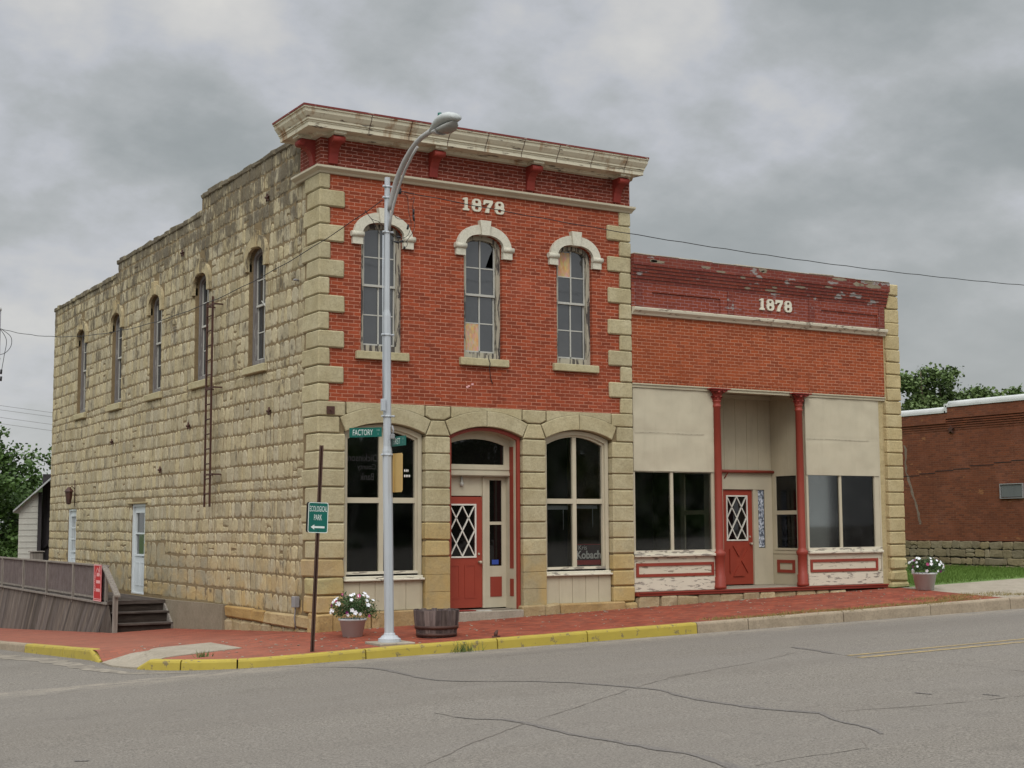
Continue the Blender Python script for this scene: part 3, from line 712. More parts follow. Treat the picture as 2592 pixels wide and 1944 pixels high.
def sash_window(parent, tf, cx_, hw, z0, zs, za, d, frame_m, glass_m, sash_m, boards=(), broken=False, name='window', depth=0.16):
    """arched two-over-two (double) sash window; d = depth of the frame face"""
    mb = MB(tf)
    o1 = arch(cx_, hw+0.02, z0, zs, za+0.02); ih = hw-0.085
    o2 = arch(cx_, ih, z0+0.13, zs, za-0.085)
    mb.poly(o1, [o2], d, d+0.10)
    f2 = arch(cx_, ih+0.03, z0+0.09, zs, za-0.055); i2 = arch(cx_, ih-0.012, z0+0.14, zs, za-0.10)
    mb.poly(f2, [i2], d+0.045, d+0.09)      # brickmould step
    fr = mb.build(name, frame_m, parent)
    zb_, zt_ = z0+0.14, za-0.10; zm = zb_+(zt_-zb_)*0.512
    sw = ih-0.012
    if frame_m == 'frame_worn':
        bb = MB(tf); bb.box((cx_-ih+.004, d+.012, z0+.022), (cx_+ih-.004, d+.044, z0+.128)); bb.build('bottom_rail', 'rail_dark', fr)
    sb = MB(tf)
    for (a, b_, dd) in ((zb_, zm, d+0.075), (zm, zt_, d+0.045)):
        sb.box((cx_-sw, dd, a), (cx_-sw+0.028, dd+0.035, b_-(0.10 if b_ == zt_ else 0))); sb.box((cx_+sw-0.028, dd, a), (cx_+sw, dd+0.035, b_-(0.10 if b_ == zt_ else 0)))
        sb.box((cx_-0.014, dd-0.002, a), (cx_+0.014, dd+0.033, b_))
        mid = (a+b_)/2+(0 if b_ == zt_ else 0.01)
        sb.box((cx_-sw+.028, dd+0.002, mid-0.011), (cx_-.014, dd+0.031, mid+0.011)); sb.box((cx_+.014, dd+0.002, mid-0.011), (cx_+sw-.028, dd+0.031, mid+0.011))
    sb.box((cx_-sw, d+0.038, zm-0.022), (cx_+sw, d+0.112, zm+0.022)); sb.box((cx_-sw, d+0.073, zb_), (cx_+sw, d+0.112, zb_+0.03))
    tag(sb.build('sash', sash_m, fr), None, None)
    g = MB(tf)
    hole = []
    if broken:     # corner of the top right light is knocked out
        hole = [[(cx_+sw-0.20, zm+(zt_-zm)/2+0.03), (cx_+sw-0.035, zm+(zt_-zm)/2+0.03), (cx_+sw-0.035, zt_-0.15), (cx_+sw-0.10, zt_-0.26)]]
    g.poly(arch(cx_, sw, zm, zs, zt_+0.0), hole, d+0.062, d+0.066); g.box((cx_-sw, d+0.09, zb_), (cx_+sw, d+0.094, zm))
    g.build('pane', glass_m, fr)
    for (col_, row_) in boards:
        hx = (cx_-sw+0.03, cx_-0.014) if col_ == 0 else (cx_+0.014, cx_+sw-0.03)
        zr = {3: ((zm+zt_)/2+0.011, zt_-0.03), 0: (zb_+0.03, (zb_+zm)/2)}[row_]
        dd = d+0.056 if row_ == 3 else d+0.082
        q = MB(tf); q.box((hx[0], dd, zr[0]), (hx[1], dd+0.004, zr[1])); tag(q.build('board', 'osb', fr), 'raw chipboard filling one light', None)
    return fr

def numerals(parent, x0, z0, w_, h_, d, m_):
    """slab-serif 1 8 7 8"""
    dw = w_/4.25
    def eight():
        def lob(cx_, cz_, a, b_, n=16, e=2.5): return [(cx_+a*math.copysign(abs(math.cos(2*PI*i/n))**(2/e), math.cos(2*PI*i/n)), cz_+b_*math.copysign(abs(math.sin(2*PI*i/n))**(2/e), math.sin(2*PI*i/n))) for i in range(n)]
        out = []
        for i in range(25):
            a = -PI/2+PI*i/24; c_, s_ = math.cos(a), math.sin(a)
            zt = (s_+1)/2; wv = 0.5 if zt < 0.5 else 0.46
            pin = 1-0.13*math.exp(-((zt-0.53)/0.06)**2)
            out.append((0.5+wv*abs(c_)**0.55*pin, zt))
        out = out+[(1-x, z_) for x, z_ in reversed(out[1:-1])]
        return out, [lob(0.5, 0.27, 0.19, 0.135), lob(0.5, 0.755, 0.165, 0.115)]
    one = ([(0.12, 0), (0.88, 0), (0.88, 0.14), (0.70, 0.16), (0.70, 1.0), (0.46, 1.0), (0.12, 0.93), (0.12, 0.80), (0.34, 0.82), (0.34, 0.16), (0.12, 0.14)], [])
    seven = ([(0.22, 0), (0.60, 0), (0.64, 0.30), (0.98, 0.80), (0.98, 1.0), (0.16, 1.0), (0.10, 0.97), (0.03, 0.62), (0.17, 0.62), (0.27, 0.76), (0.66, 0.77), (0.36, 0.36)], [])
    for k, (sh, s_) in enumerate(((one, .8), (eight(), 1), (seven, 1), (eight(), 1))):
        xo = x0+[0, 0.95, 2.08, 3.25][k]*dw; mb = MB()
        f_ = lambda P: [(xo+x*dw*s_, z0+z_*h_) for x, z_ in P]
        mb.poly(f_(sh[0]), [f_(h) for h in sh[1]], d-0.035, d); mb.build('numeral', m_, parent)

def diamond_door(parent, x0, x1, z0, z1, gx0, gx1, gz0, gz1, d, knob, panels):
    mb = MB(); mb.poly([(x0, z0), (x1, z0), (x1, z1), (x0, z1)], [[(gx0, gz0), (gx1, gz0), (gx1, gz1), (gx0, gz1)]], d, d+0.045)
    xm = (x0+x1)/2
    if panels == 'cross':
        zm = (z0+gz0)/2+0.02; a, b_ = 0.23, 0.34
        for s_ in (1, -1):
            for tri in ([(xm-a*.7, zm+s_*b_), (xm+a*.7, zm+s_*b_), (xm, zm+s_*0.10)],):
                mb.poly(tri if s_ == 1 else tri[::-1], [], d-0.03, d)
        for s_ in (1, -1): mb.poly([(xm+s_*(a+.03), zm+b_*.8), (xm+s_*(a+.03), zm-b_*.8), (xm+s_*0.08, zm)], [], d-0.03, d)
    else:
        for a, b_ in ((x0+.14, xm-.05), (xm+.05, x1-.14)):
            mb.poly([(a, z0+.18), (b_, z0+.18), (b_, gz0-.16), (a, gz0-.16)], [[(a+.03, z0+.21), (b_-.03, z0+.21), (b_-.03, gz0-.19), (a+.03, gz0-.19)]], d-0.008, d)
    dr = mb.build('door', 'door_red', parent)
    g = MB(); g.box((gx0, d+.02, gz0), (gx1, d+.026, gz1)); g.build('pane', 'glass_dark', dr)
    q = MB(); e = 0.03
    q.poly([(gx0-e, gz0-e), (gx1+e, gz0-e), (gx1+e, gz1+e), (gx0-e, gz1+e)], [[(gx0, gz0), (gx1, gz0), (gx1, gz1), (gx0, gz1)]], d-.018, d+.01)
    w_, h_ = gx1-gx0, gz1-gz0; bw = 0.022; fl = 0
    def bar(xa, za_, xb, zb_):
        nonlocal fl
        dx, dz = xb-xa, zb_-za_; L = math.hypot(dx, dz); nx_, nz_ = -dz/L*bw/2, dx/L*bw/2; fl = 1-fl
        q.poly([(xa+nx_, za_+nz_), (xa-nx_, za_-nz_), (xb-nx_, zb_-nz_), (xb+nx_, zb_+nz_)], [], d-.006-.003*fl, d+.018)
    for xa, za_, xb, zb_ in ((0, 0, 1, 1), (0, .5, .5, 1), (.5, 0, 1, .5), (1, 0, 0, 1), (1, .5, .5, 1), (.5, 0, 0, .5)):
        bar(gx0+w_*xa, gz0+h_*za_, gx0+w_*xb, gz0+h_*zb_)
    q.build('lattice', 'white_paint', dr)
    k = MB(); kx, kz = knob
    k.tube([(kx, d, kz), (kx, d-.03, kz), (kx, d-.045, kz), (kx, d-.075, kz), (kx, d-.085, kz)], [.03, .012, .028, .03, .01], 12)
    k.tube([(kx-.01, d, kz+.16), (kx-.01, d-.02, kz+.16)], [.024, .02], 10); k.build('handle', 'brass', dr)
    return dr

# ================================================================ corner building (two storeys)
B1 = thing('corner_building', 'two-storey stone and red brick corner building with white cornice and 1878', 'building', (0, 0, -0.1))
ZB, ZT = 4.13, 8.36
W2 = [1.255, 3.455, 5.605]
# brick front, with three arched openings
mb = MB()
mb.poly([(0.10, ZB), (6.9, ZB), (6.9, 8.5), (0.10, 8.5)], [arch(c, 0.435, 5.09, 7.28, 7.545) for c in W2], 0.0, 0.34)
mb.build('brick_wall', 'brick_front', B1)
# frieze under the cornice, returned on the side
mb = MB(); mb.box((-0.03, -0.03, 8.49), (7.0, 0.3, 9.12)); mb.box((-0.031, 0.301, 8.49), (0.3, 0.93, 9.12))
for a, b_ in ((0.42, 2.12), (2.52, 4.33), (4.73, 6.47)):     # ragged corbelled courses
    for rw in range(6):
        z_ = 8.60+rw*0.0693; x = a+0.02+(rw % 2)*0.11+rw*0.03
        while x < b_-0.2:
            if (int((x-a)/0.24)+rw) % 3 != 0: mb.box((x, -0.03-0.014*rnd(.4, 1.2), z_+.006), (x+0.20, -0.029, z_+0.060))
            x += 0.228
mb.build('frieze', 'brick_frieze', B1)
# quoins: front edge wide/narrow alternating, turned round the left corner
mb = MB()
for k in range(13):
    z0 = 4.13+k*0.3292; z1 = z0+0.3292-0.012
    if k == 0: mr = MB()
    wf = rnd(.455, .475) if k % 2 else rnd(.165, .185)
    ws = 0.60+rnd(-.05, .08)+(0.12 if k % 2 == 0 else 0)
    mb.cbox((-0.05, -0.05, z0), (wf, ws, min(z1, 8.37)), 0.024, 0.004, tone(.90, 1.06, .03))
    wr = rnd(.56, .585) if k % 2 else rnd(.27, .30)
    mr.cbox((7.0-wr, -0.05, z0), (7.01, 0.3, min(z1, 8.37)), 0.024, 0.004, tone(.90, 1.06, .03))
mb.build('quoins', 'stone_quoin', B1); mr.build('quoins', 'stone_quoin', B1)
# ground floor: rusticated piers and arches
G0 = 0.28; GP = 0.3264
def gz(k): return G0+GP*k
mb = MB()
mb.box((0.0, 0.0, -0.15), (0.49, 0.36, 3.9)); mb.box((2.18, 0.0, -0.15), (2.68, 0.36, 3.9)); mb.box((4.34, 0.0, -0.15), (4.85, 0.36, 3.9)); mb.box((6.49, 0.0, -0.15), (6.98, 0.36, 3.9))
ops = ((0.51, 2.16), (2.70, 4.32), (4.87, 6.47))
for a, b_ in ops:
    arc = seg_arc(a-.02, b_+.02, 3.59, 3.775)
    mb.poly(arc+[(b_+.02, 4.12), (a-.02, 4.12)], [], 0.01, 0.36)
mb.build('pier_core', 'mortar_old', B1)
mb = MB()
worn = {2: (2, 3), 3: (3,), 4: (0, 1)}
for k in range(10):
    z0, z1 = gz(k), gz(k+1)-0.012
    for pi, (a, b_) in enumerate(((-0.05, 0.51), (2.16, 2.70), (4.32, 4.87), (6.47, 7.01))):
        if pi in (1, 2) and k < 3: continue
        low = k < 3
        w_ = 0
        if pi == 0: mb.cbox((-0.05, -0.05, z0), (b_-.005, rnd(.50, .72), z1), 0.022 if not low else .03, 0.004 if not low else .014, tone(.90, 1.05, .03) if k > 2 else (1.02*rnd(.9, 1), .92*rnd(.9, 1), .74))
        else: mb.cbox((a+.005, -0.05, z0), (b_-.005, 0.28, z1), 0.022 if k > 3 or pi == 2 else .03, .004 if k > 4 or pi != 1 else .012, tone(.90, 1.05, .03) if not (pi == 1 and k in (3, 4)) and not (pi == 3 and low) else (1.02, .90, .70))
for pi, (a, b_) in ((1, (2.16, 2.70)), (2, (4.32, 4.87))):       # smooth rebuilt feet of the door piers
    for k in range(3): mb.cbox((a+.006, -0.038, gz(k)), (b_-.006, 0.28, gz(k+1)-.004), 0.006, 0.002, (.80, .78, .74) if pi == 2 else (.86, .76, .60))
# arch stones: haunch blocks, voussoirs either side of a plain key, spandrels above
zq0, zq1 = 3.55, 3.845
def chamf(pts, d, c=0.018, tn=None):       # polygonal stone with sunk margin
    n = len(pts); cx_ = sum(p[0] for p in pts)/n; cz = sum(p[1] for p in pts)/n
    P = []
    for i in range(n):
        p0, p1, p2 = Vector(pts[i-1]), Vector(pts[i]), Vector(pts[(i+1) % n])
        e1 = (p1-p0).normalized(); e2 = (p2-p1).normalized(); n1_ = Vector((-e1.y, e1.x)); n2__ = Vector((-e2.y, e2.x)); q = n1_+n2__
        L = max(0.35, q.length_squared/2); q = q/L if q.length > 1e-6 else n1_
        if len(P) == 0 and False: pass
        P.append(q)
    ar = sum(pts[i-1][0]*pts[i][1]-pts[i][0]*pts[i-1][1] for i in range(n)); sg = 1 if ar > 0 else -1
    mid = [(pts[i][0]+sg*P[i].x*0.006, pts[i][1]+sg*P[i].y*0.006) for i in range(n)]
    inn = [(pts[i][0]+sg*P[i].x*(c+.006), pts[i][1]+sg*P[i].y*(c+.006)) for i in range(n)]
    tr = tessellate_polygon([[Vector((x, z_, 0)) for x, z_ in inn]])
    vs = [(x, 0.2, z_) for x, z_ in mid]+[(x, d+c*.8, z_) for x, z_ in mid]+[(x, d, z_) for x, z_ in inn]
    fs = [(i, (i+1) % n, n+(i+1) % n, n+i) for i in range(n)]+[(n+i, n+(i+1) % n, 2*n+(i+1) % n, 2*n+i) for i in range(n)]+[tuple(2*n+j for j in t_) for t_ in tr]
    mb.add(vs, fs, tn or tone(.92, 1.05, .03))
for a, b_ in ops:
    xm = (a+b_)/2
    inn = seg_arc(a, b_, 3.575, 3.755); out = seg_arc(a-.12, b_+.12, 3.84, 4.065)
    h = len(inn)//2
    for (i0, i1) in ((0, h), (h, len(inn)-1)):
        chamf([inn[i] for i in range(i0, i1+1)]+[out[i] for i in range(i1, i0-1, -1)], -0.05, .012)
    for seq in ([out[i] for i in range(1, h+1)]+[(out[h][0], 4.125), (a+.02, 4.125), (a+.02, 3.93)], [out[i] for i in range(h, len(out)-1)]+[(b_-.02, 3.93), (b_-.02, 4.125), (out[h][0], 4.125)]):
        q = [p for p in seq if True]
        tr = tessellate_polygon([[Vector((x, z_, 0)) for x, z_ in q]]); n = len(q); gx = sum(p[0] for p in q)/n; gz_ = sum(p[1] for p in q)/n
        fr_ = [(x+(gx-x)*.02, z_+(gz_-z_)*.06) for x, z_ in q]
        mb.add([(x, .2, z_) for x, z_ in q]+[(x, -.036, z_) for x, z_ in q]+[(x, -.042, z_) for x, z_ in fr_], [(i, (i+1) % n, n+(i+1) % n, n+i) for i in range(n)]+[(n+i, n+(i+1) % n, 2*n+(i+1) % n, 2*n+i) for i in range(n)]+[tuple(2*n+j for j in t_) for t_ in tr], tone(.9, 1.03, .03))
for (a, b_) in ((2.16, 2.70), (4.32, 4.87)):
    chamf([(a+.005, 3.55), (b_-.005, 3.55), (b_-.125, 3.845), (a+.125, 3.845)], -0.05)
    chamf([(a+.13, 3.855), (b_-.13, 3.855), (b_, 3.92), (b_, 4.125), (a, 4.125), (a, 3.92)], -0.05)
mb.cbox((-0.05, -0.05, 3.545), (0.39, .62, 3.845), .022, .003, tone(.9, 1.05, .03)); mb.cbox((-0.05, -0.05, 3.857), (0.505, .7, 4.125), .022, .003, tone(.9, 1.05, .03))
mb.cbox((6.60, -0.05, 3.545), (7.01, .28, 3.845), .022, .003, tone(.9, 1.05, .03)); mb.cbox((6.475, -0.05, 3.857), (7.01, .28, 4.125), .022, .003, tone(.9, 1.05, .03))
mb.build('rusticated_stone', 'stone_quoin', B1)
# plinth
mb = MB()
for a, b_, zt in ((-0.08, 0.28, .275), (.285, .50, .275)): mb.cbox((a, -0.09, -0.2), (b_, .3, zt), .03, .02, (1, .88, .66))
mb.cbox((0.505, -0.07, -.2), (1.05, .3, .25), .03, .012, (.98, .86, .68)); mb.cbox((1.055, -0.09, -.2), (2.14, .3, .285), .02, .006, (.95, .85, .72))
mb.cbox((2.145, -0.10, -.2), (2.74, .3, .27), .02, .006, (.90, .82, .72))
mb.build('plinth', 'stone_base', B1); mb = MB(); mb.cbox((4.26, -0.11, -.2), (4.80, .3, .29), .03, .01, (.84, .80, .72)); mb.cbox((4.805, -0.12, -.2), (5.15, .3, .30), .04, .02, (.86, .84, .78)); mb.cbox((5.155, -0.12, -.2), (6.72, .3, .295), .03, .008, (.92, .80, .62)); mb.cbox((6.725, -0.12, -.2), (7.03, .3, .27), .05, .02, (.96, .88, .7))
mb.build('plinth', 'stone_base', B1)
mb = MB(); mb.cbox((2.745, -0.16, -.2), (4.255, .9, .215), .012); mb.build('doorstep', 'concrete', B1)

# side wall --------------------------------------------------------
SW = [3.22, 6.66, 10.10, 13.54, 17.16]         # window centres along y
def side_top(y): return 9.36 if y < 6.77 else (8.97 if y < 13.57 else 8.6)
doors = [(10.68, 11.82, 0.20, 2.42), (17.38, 18.32, 0.20, 2.38)]
mb = MB(SIDE)
outer = [(0.32, -1.3), (20.6, -1.3), (20.6, 8.58), (13.57, 8.58), (13.57, 8.94), (6.77, 8.94), (6.77, 9.33), (0.32, 9.33)]
mb.poly(outer, [arch(c, 0.46, 5.10, 7.25, 7.52) for c in SW]+[[(a, z0), (b_, z0), (b_, z1), (a, z1)] for a, b_, z0, z1 in doors], 0.0, 0.42)
mb.build('side_wall', 'mortar_old', B1)
mb = MB(SIDE)
zl = [-1.3, -.95, -.6, -.27, -.02, .22, .56, .92, 1.22, 1.50, 1.72, 2.02, 2.36, 2.56, 2.76, 3.08, 3.42, 3.74, 4.06, 4.38, 4.70, 4.92, 5.10, 5.44, 5.77, 6.09, 6.42, 6.74, 7.05, 7.36, 7.70, 8.03, 8.33, 8.62, 8.97, 9.40]
holes = [(c-0.47, c+0.47, 5.10, 7.2) for c in SW]+[(c-0.64, c+0.64, 7.21, 7.72) for c in SW]+[(c-0.66, c+0.66, 4.93, 5.09) for c in SW]+[(c-.2, c+.2, 7.73, 7.85) for c in SW]+[(a, b_, z0, z1) for a, b_, z0, z1 in doors]
patches = [(5.0, 10.4, .22, .56), (5.6, 10.5, .56, .92), (6.0, 9.2, .92, 1.22), (12.0, 14.8, .22, .92), (9.0, 10.5, .92, 1.5)]
for a, b_, z0, z1 in patches:
    y = a
    while y < b_-.2:
        w_ = min(rnd(.4, .8), b_-y); k = rnd(.66, .86); stone_patch(mb, y, y+w_, z0, z1, 0, tn=(k*.98, k, k*1.06), bulge=.006); y += w_
holes += patches+[(0, 0.72, 0.2, 9.4), (4.70, 20.6, -1.3, 0.20), (0, 4.70, -0.02, .22)]
rows_fill(mb, 0.0, 20.6, zl, holes, 0.13, 0.35, 0.0, side_top)
# ragged stones tucked behind the quoins and on the frieze return
for k, z0 in enumerate(rng(8.42, 9.30, .29)[:-1]): stone_patch(mb, .72 if z0 < 8.4 else .95, 1.05, z0, z0+.29, 0)
mb.build('rubble_stones', 'stone_rubble', B1)
mb = MB(SIDE)      # long base stones
for a, b_ in ((-.08, .95), (.95, 2.5), (2.5, 3.1), (3.1, 4.72)): mb.cbox((a+.01, -0.07, -.02), (b_-.01, .1, .22), .03, .015, (1.05, 1.0, .9) if b_ < 3 else (.95, .78, .5))
for a in rng(-.05, 4.4, .55): mb.cbox((a, -0.05, -.5), (a+.5, .1, -.035), .05, .02, tone(.8, 1.05))
mb.build('base_stones', 'stone_base', B1)
mb = MB(SIDE); mb.poly([(4.73, -.9), (20.6, -2.2), (20.6, .14), (8.6, .175), (4.73, .235)], [], -0.10, .05); mb.build('foundation_render', 'concrete_wall', B1)
# rough parapet coping line
mb = MB(SIDE)
for a, b_, z_ in ((.95, 6.77, 9.33), (6.77, 13.57, 8.94), (13.57, 20.6, 8.58)):
    y = a
    while y < b_: w_ = rnd(.2, .5); mb.cbox((y, -.035-rnd(0, .02), z_-.10), (min(y+w_, b_), .42, z_+rnd(.0, .05)), .02, .012, tone(.6, .85)); y += w_+.01
mb.build('coping', 'stone_rubble', B1)
# hoods and sills of the side windows, weathered
for i, c in enumerate(SW):
    mb = MB(SIDE)
    zo = arch(c, .63, 7.10, 7.28, 7.76, 2.2); zi = arch(c, .46, 7.06, 7.25, 7.52)
    keep = [p for p in zo[2:]]; kin = [p for p in zi[2:]]
    mb.poly([(c+.63, 7.08)]+keep+[(c-.63, 7.08), (c-.46, 7.08)]+kin[::-1]+[(c+.46, 7.08)], [], -.07, .05, (.98, .95, .88))
    mb.cbox((c-.13, -.10, 7.50), (c+.13, .05, 7.86), .02, .02, (.9, .85, .75)); hd = mb.build('hood', 'stone_rubble', B1)
    mb = MB(SIDE); mb.cbox((c-.60, -.09, 4.93), (c+.60, .2, 5.09), .015, .008, (1.08, 1.05, 1.0)); mb.build('sill', 'sill_stone', B1)
    sash_window(B1, SIDE, c, .46, 5.09, 7.25, 7.52, .085, 'frame_side', 'glass_old', 'glass_putty')
# slipped shade bar behind the nearest side window
mb = MB(SIDE); mb.tube([(2.95, .13, 6.22), (3.22, .10, 6.42)], .014, 6); mb.build('loose_slat', 'glass_putty', B1)
# side doors
def side_door(a, b_, z0, z1, grid):
    mb = MB(SIDE); mb.poly([(a, z0), (b_, z0), (b_, z1), (a, z1)], [[(a+.06, z0+.03), (b_-.06, z0+.03), (b_-.06, z1-.06), (a+.06, z1-.06)]], .02, .16); mb.build('door_frame', 'door_white', B1)
    ga, gb, gz0, gz1 = (a+.20, b_-.20, z0+.98, z1-.22)
    mb = MB(SIDE); mb.poly([(a+.06, z0+.03), (b_-.06, z0+.03), (b_-.06, z1-.06), (a+.06, z1-.06)], [[(ga, gz0), (gb, gz0), (gb, gz1), (ga, gz1)]], .07, .11)
    mb.poly([(ga-.05, gz0-.05), (gb+.05, gz0-.05), (gb+.05, gz1+.05), (ga-.05, gz1+.05)], [[(ga, gz0), (gb, gz0), (gb, gz1), (ga, gz1)]], .045, .07)
    for (p, q) in ((a+.2, (a+b_)/2-.05), ((a+b_)/2+.05, b_-.2)): mb.poly([(p, z0+.2), (q, z0+.2), (q, z0+.78), (p, z0+.78)], [[(p+.025, z0+.225), (q-.025, z0+.225), (q-.025, z0+.755), (p+.025, z0+.755)]], .062, .07)
    if grid:
        for k in (1, 2): x = ga+(gb-ga)*k/3; mb.box((x-.012, .06, gz0), (x+.012, .09, gz1)); z_ = gz0+(gz1-gz0)*k/3; mb.box((ga, .062, z_-.014), (gb, .088, z_+.014))
    else: mb.box((ga, .05, (gz0+gz1)/2-.02), (gb, .09, (gz0+gz1)/2+.02))
    d_ = mb.build('door', 'door_white', B1)
    g = MB(SIDE); g.box((ga, .092, gz0), (gb, .096, gz1)); g.build('pane', 'glass_old', d_)
    k = MB(SIDE); k.tube([(a+.13, .07, z0+.92), (a+.13, .02, z0+.92), (a+.22, .015, z0+.92)], [.02, .012, .014], 8); k.build('handle', 'wire_black', d_)
side_door(*doors[0], False); side_door(*doors[1], True)
mb = MB(SIDE); mb.cbox((10.45, -.05, 2.42), (12.1, .1, 2.47), .01, .0, (.7, .65, .55)); mb.build('door_lintel', 'stone_rubble', B1)
# wall lantern
mb = MB(SIDE); mb.tube([(17.55, -.02, 2.45), (17.55, -.03, 3.2)], .012, 6); mb.tube([(17.55, -.02, 2.95), (17.52, -.12, 3.02), (17.5, -.2, 2.95)], .012, 6)
mb.lathe([(0.03, 2.50), (.07, 2.53), (.11, 2.86), (.14, 2.87), (.06, 2.97), (.012, 3.0)], (17.5, -.2), 6, smooth=False); mb.build('wall_lantern', 'rust_iron', B1)
# iron ladder
mb = MB(SIDE)
for y in (5.36, 5.70): mb.box((y-.014, -.22, 2.27), (y+.014, -.18, 6.80 if y < 5.5 else 6.72))
z_ = 2.55
while z_ < 6.7: mb.tube([(5.36, -.20, z_), (5.70, -.20, z_)], .015, 6); z_ += .32
for z_ in (2.96, 4.82, 6.62): mb.box((5.20, -.21, z_-.02), (5.75, -.197, z_+.02)); mb.box((5.20, -.2, z_-.015), (5.23, .02, z_+.015)); mb.box((5.72, -.2, z_-.015), (5.75, .02, z_+.015))
mb.build('iron_ladder', 'rust_iron', B1)
for y, z_ in ((2.37, 4.10), (7.34, 4.12), (13.68, 4.09), (2.6, 8.42), (7.99, 8.2), (9.4, 3.2)):
    mb = MB(SIDE); n = 10; pts = [(y+(.085 if i % 2 == 0 else .035)*math.sin(2*PI*i/n), z_+(.085 if i % 2 == 0 else .035)*math.cos(2*PI*i/n)) for i in range(n)]
    mb.poly(pts, [], -.065, -.03); mb.tube([(y, -.02, z_), (y, -.10, z_)], .022, 6); mb.build('anchor_plate', 'rust_iron', B1)
mb = MB(); mb.box((.12, -.085, 3.89), (.27, -.055, 4.03)); mb.tube([(.19, -.03, 3.96), (.19, -.12, 3.96)], .02, 6); mb.build('anchor_plate', 'rust_iron', B1)
mb = MB(SIDE); mb.cbox((.74, -.14, .36), (.90, -.04, .56), .008); mb.tube([(.82, -.09, .37), (.82, -.09, .28), (.86, -.09, .16), (.86, -.06, -.04)], .014, 6); mb.build('meter_box', 'wire_grey', B1)
mb = MB(SIDE); mb.tube([(1.0, -.02, 6.5), (.98, -.12, 6.5), (.82, -.14, 6.48)], .02, 6); mb.build('bracket', 'wire_grey', B1)

# body, roof and inside -------------------------------------------
mb = MB(); mb.box((6.62, .35, 0), (6.98, 20.6, 9.0)); mb.box((.42, 20.2, -1.3), (6.61, 20.6, 8.5)); mb.build('rear_wall', 'mortar_old', B1)
mb = MB(); mb.box((.43, .36, 8.5), (6.61, 20.19, 8.55)); mb.box((0.3, .31, 9.0), (6.9, .33, 9.3)); mb.build('roof', 'roof_flat', B1)
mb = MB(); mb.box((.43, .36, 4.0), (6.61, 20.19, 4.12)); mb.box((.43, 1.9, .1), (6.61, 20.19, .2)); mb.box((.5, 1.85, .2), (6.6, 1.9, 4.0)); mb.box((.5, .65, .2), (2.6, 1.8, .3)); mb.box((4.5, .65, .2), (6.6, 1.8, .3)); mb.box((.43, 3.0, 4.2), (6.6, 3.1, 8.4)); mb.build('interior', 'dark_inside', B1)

# cornice ----------------------------------------------------------
prof = [(-.02, 9.10), (.45, 9.10), (.45, 9.175), (.465, 9.18), (.465, 9.205), (.49, 9.21), (.49, 9.24), (.515, 9.265), (.565, 9.33), (.575, 9.385), (.60, 9.395), (.60, 9.425), (-.02, 9.47)]
path = [(0, .93, -1, 0), (0, 0, -1, -1), (7.0, 0, 1 if False else .14/.6, -1), ]
mb = MB(); n = len(prof)
st = [(0, .93, -1, 0), (0, 0, -1, -1), (7.0, 0, 0.17, -1)]
vs = []
for x, y, ox, oy in st:
    for p, z_ in prof: vs.append((x+ox*max(p, 0) if ox != .17 else x-.06+max(0, p-.02)*.28, y+oy*p if oy else y, z_))
fs = [(i*n+k, i*n+(k+1) % n, (i+1)*n+(k+1) % n, (i+1)*n+k) for i in range(2) for k in range(n)]+[tuple(range(n)), tuple(2*n+k for k in range(n))]
mb.add(vs, fs)
mb.sweep([(.0, 9.04), (.10, 9.05), (.14, 9.10), (0, 9.10)], [(-.03, .93, -1, 0), (-.03, -.03, -1, -1), (7.0, -.03, 0, -1)])
co = mb.build('cornice', 'cornice_paint', B1)
mb = MB()
for i in range(8):      # seams of the sheet metal
    x = .75+i*.83; mb = MB()
    mb.sweep([(p+.004, z_) for p, z_ in prof[1:-1]]+[(.40, 9.30)], [(x, 0, 0, -1), (x+.012, 0, 0, -1)])
    mb.build('seam', 'rust_iron', co)
mb = MB(); mb.sweep([(-.02, 9.475), (-.02, 9.45), (.585, 9.427), (.612, 9.42), (.612, 9.455), (.3, 9.47)], [(0, .935, -1, 0), (0, 0, -1, -1), (7.1, 0, 0, -1)]); mb.build('drip_edge', 'red_edge', co)
# painted brackets with console scroll and cap
def bracket(tf):
    mb = MB(tf)
    pr = [(-.02, 8.56), (.035, 8.56), (.05, 8.64), (.07, 8.74), (.12, 8.83), (.20, 8.89), (.27, 8.90), (.31, 8.925), (.325, 8.965), (.31, 9.01), (.27, 9.035), (-.02, 9.035)]
    hw = .09; nn = len(pr); vs = [(s_*hw, -.03-p, z_) for s_ in (-1, 1) for p, z_ in pr]
    mb.add(vs, [tuple(range(nn)), tuple(nn+k for k in range(nn))]+[(k, (k+1) % nn, nn+(k+1) % nn, nn+k) for k in range(nn)])
    mb.tube([(-hw-.03, -.30, 8.965), (hw+.03, -.30, 8.965)], .062, 12)
    br = mb.build('cornice_bracket', 'bracket_red', B1)
    cp = MB(tf); cp.box((-hw-.035, -.40, 9.052), (hw+.035, -.02, 9.098)); cp.box((-hw-.02, -.37, 9.036), (hw+.02, -.02, 9.051)); cp.build('bracket_cap', 'cornice_paint', br)
for x in (.21, 2.315, 4.525, 6.655): bracket(lambda p, x=x: (p[0]+x, p[1], p[2]))
bracket(lambda p: (p[1], .30-p[0], p[2]))
bracket(lambda p: (p[1], .80-p[0], p[2])) if False else None
# string course
mb = MB(); mb.sweep([(-.02, 8.37), (.05, 8.37), (.075, 8.405), (.14, 8.445), (.15, 8.455), (.15, 8.492), (-.02, 8.52)], [(0, 1.12, -1, 0), (0, 0, -1, -1), (7.03, 0, 0.3, -1)]); mb.build('belt_course', 'cream_paint', B1)
numerals(B1, 2.965, 8.0, .97, .255, -.0, 'numeral_paint')
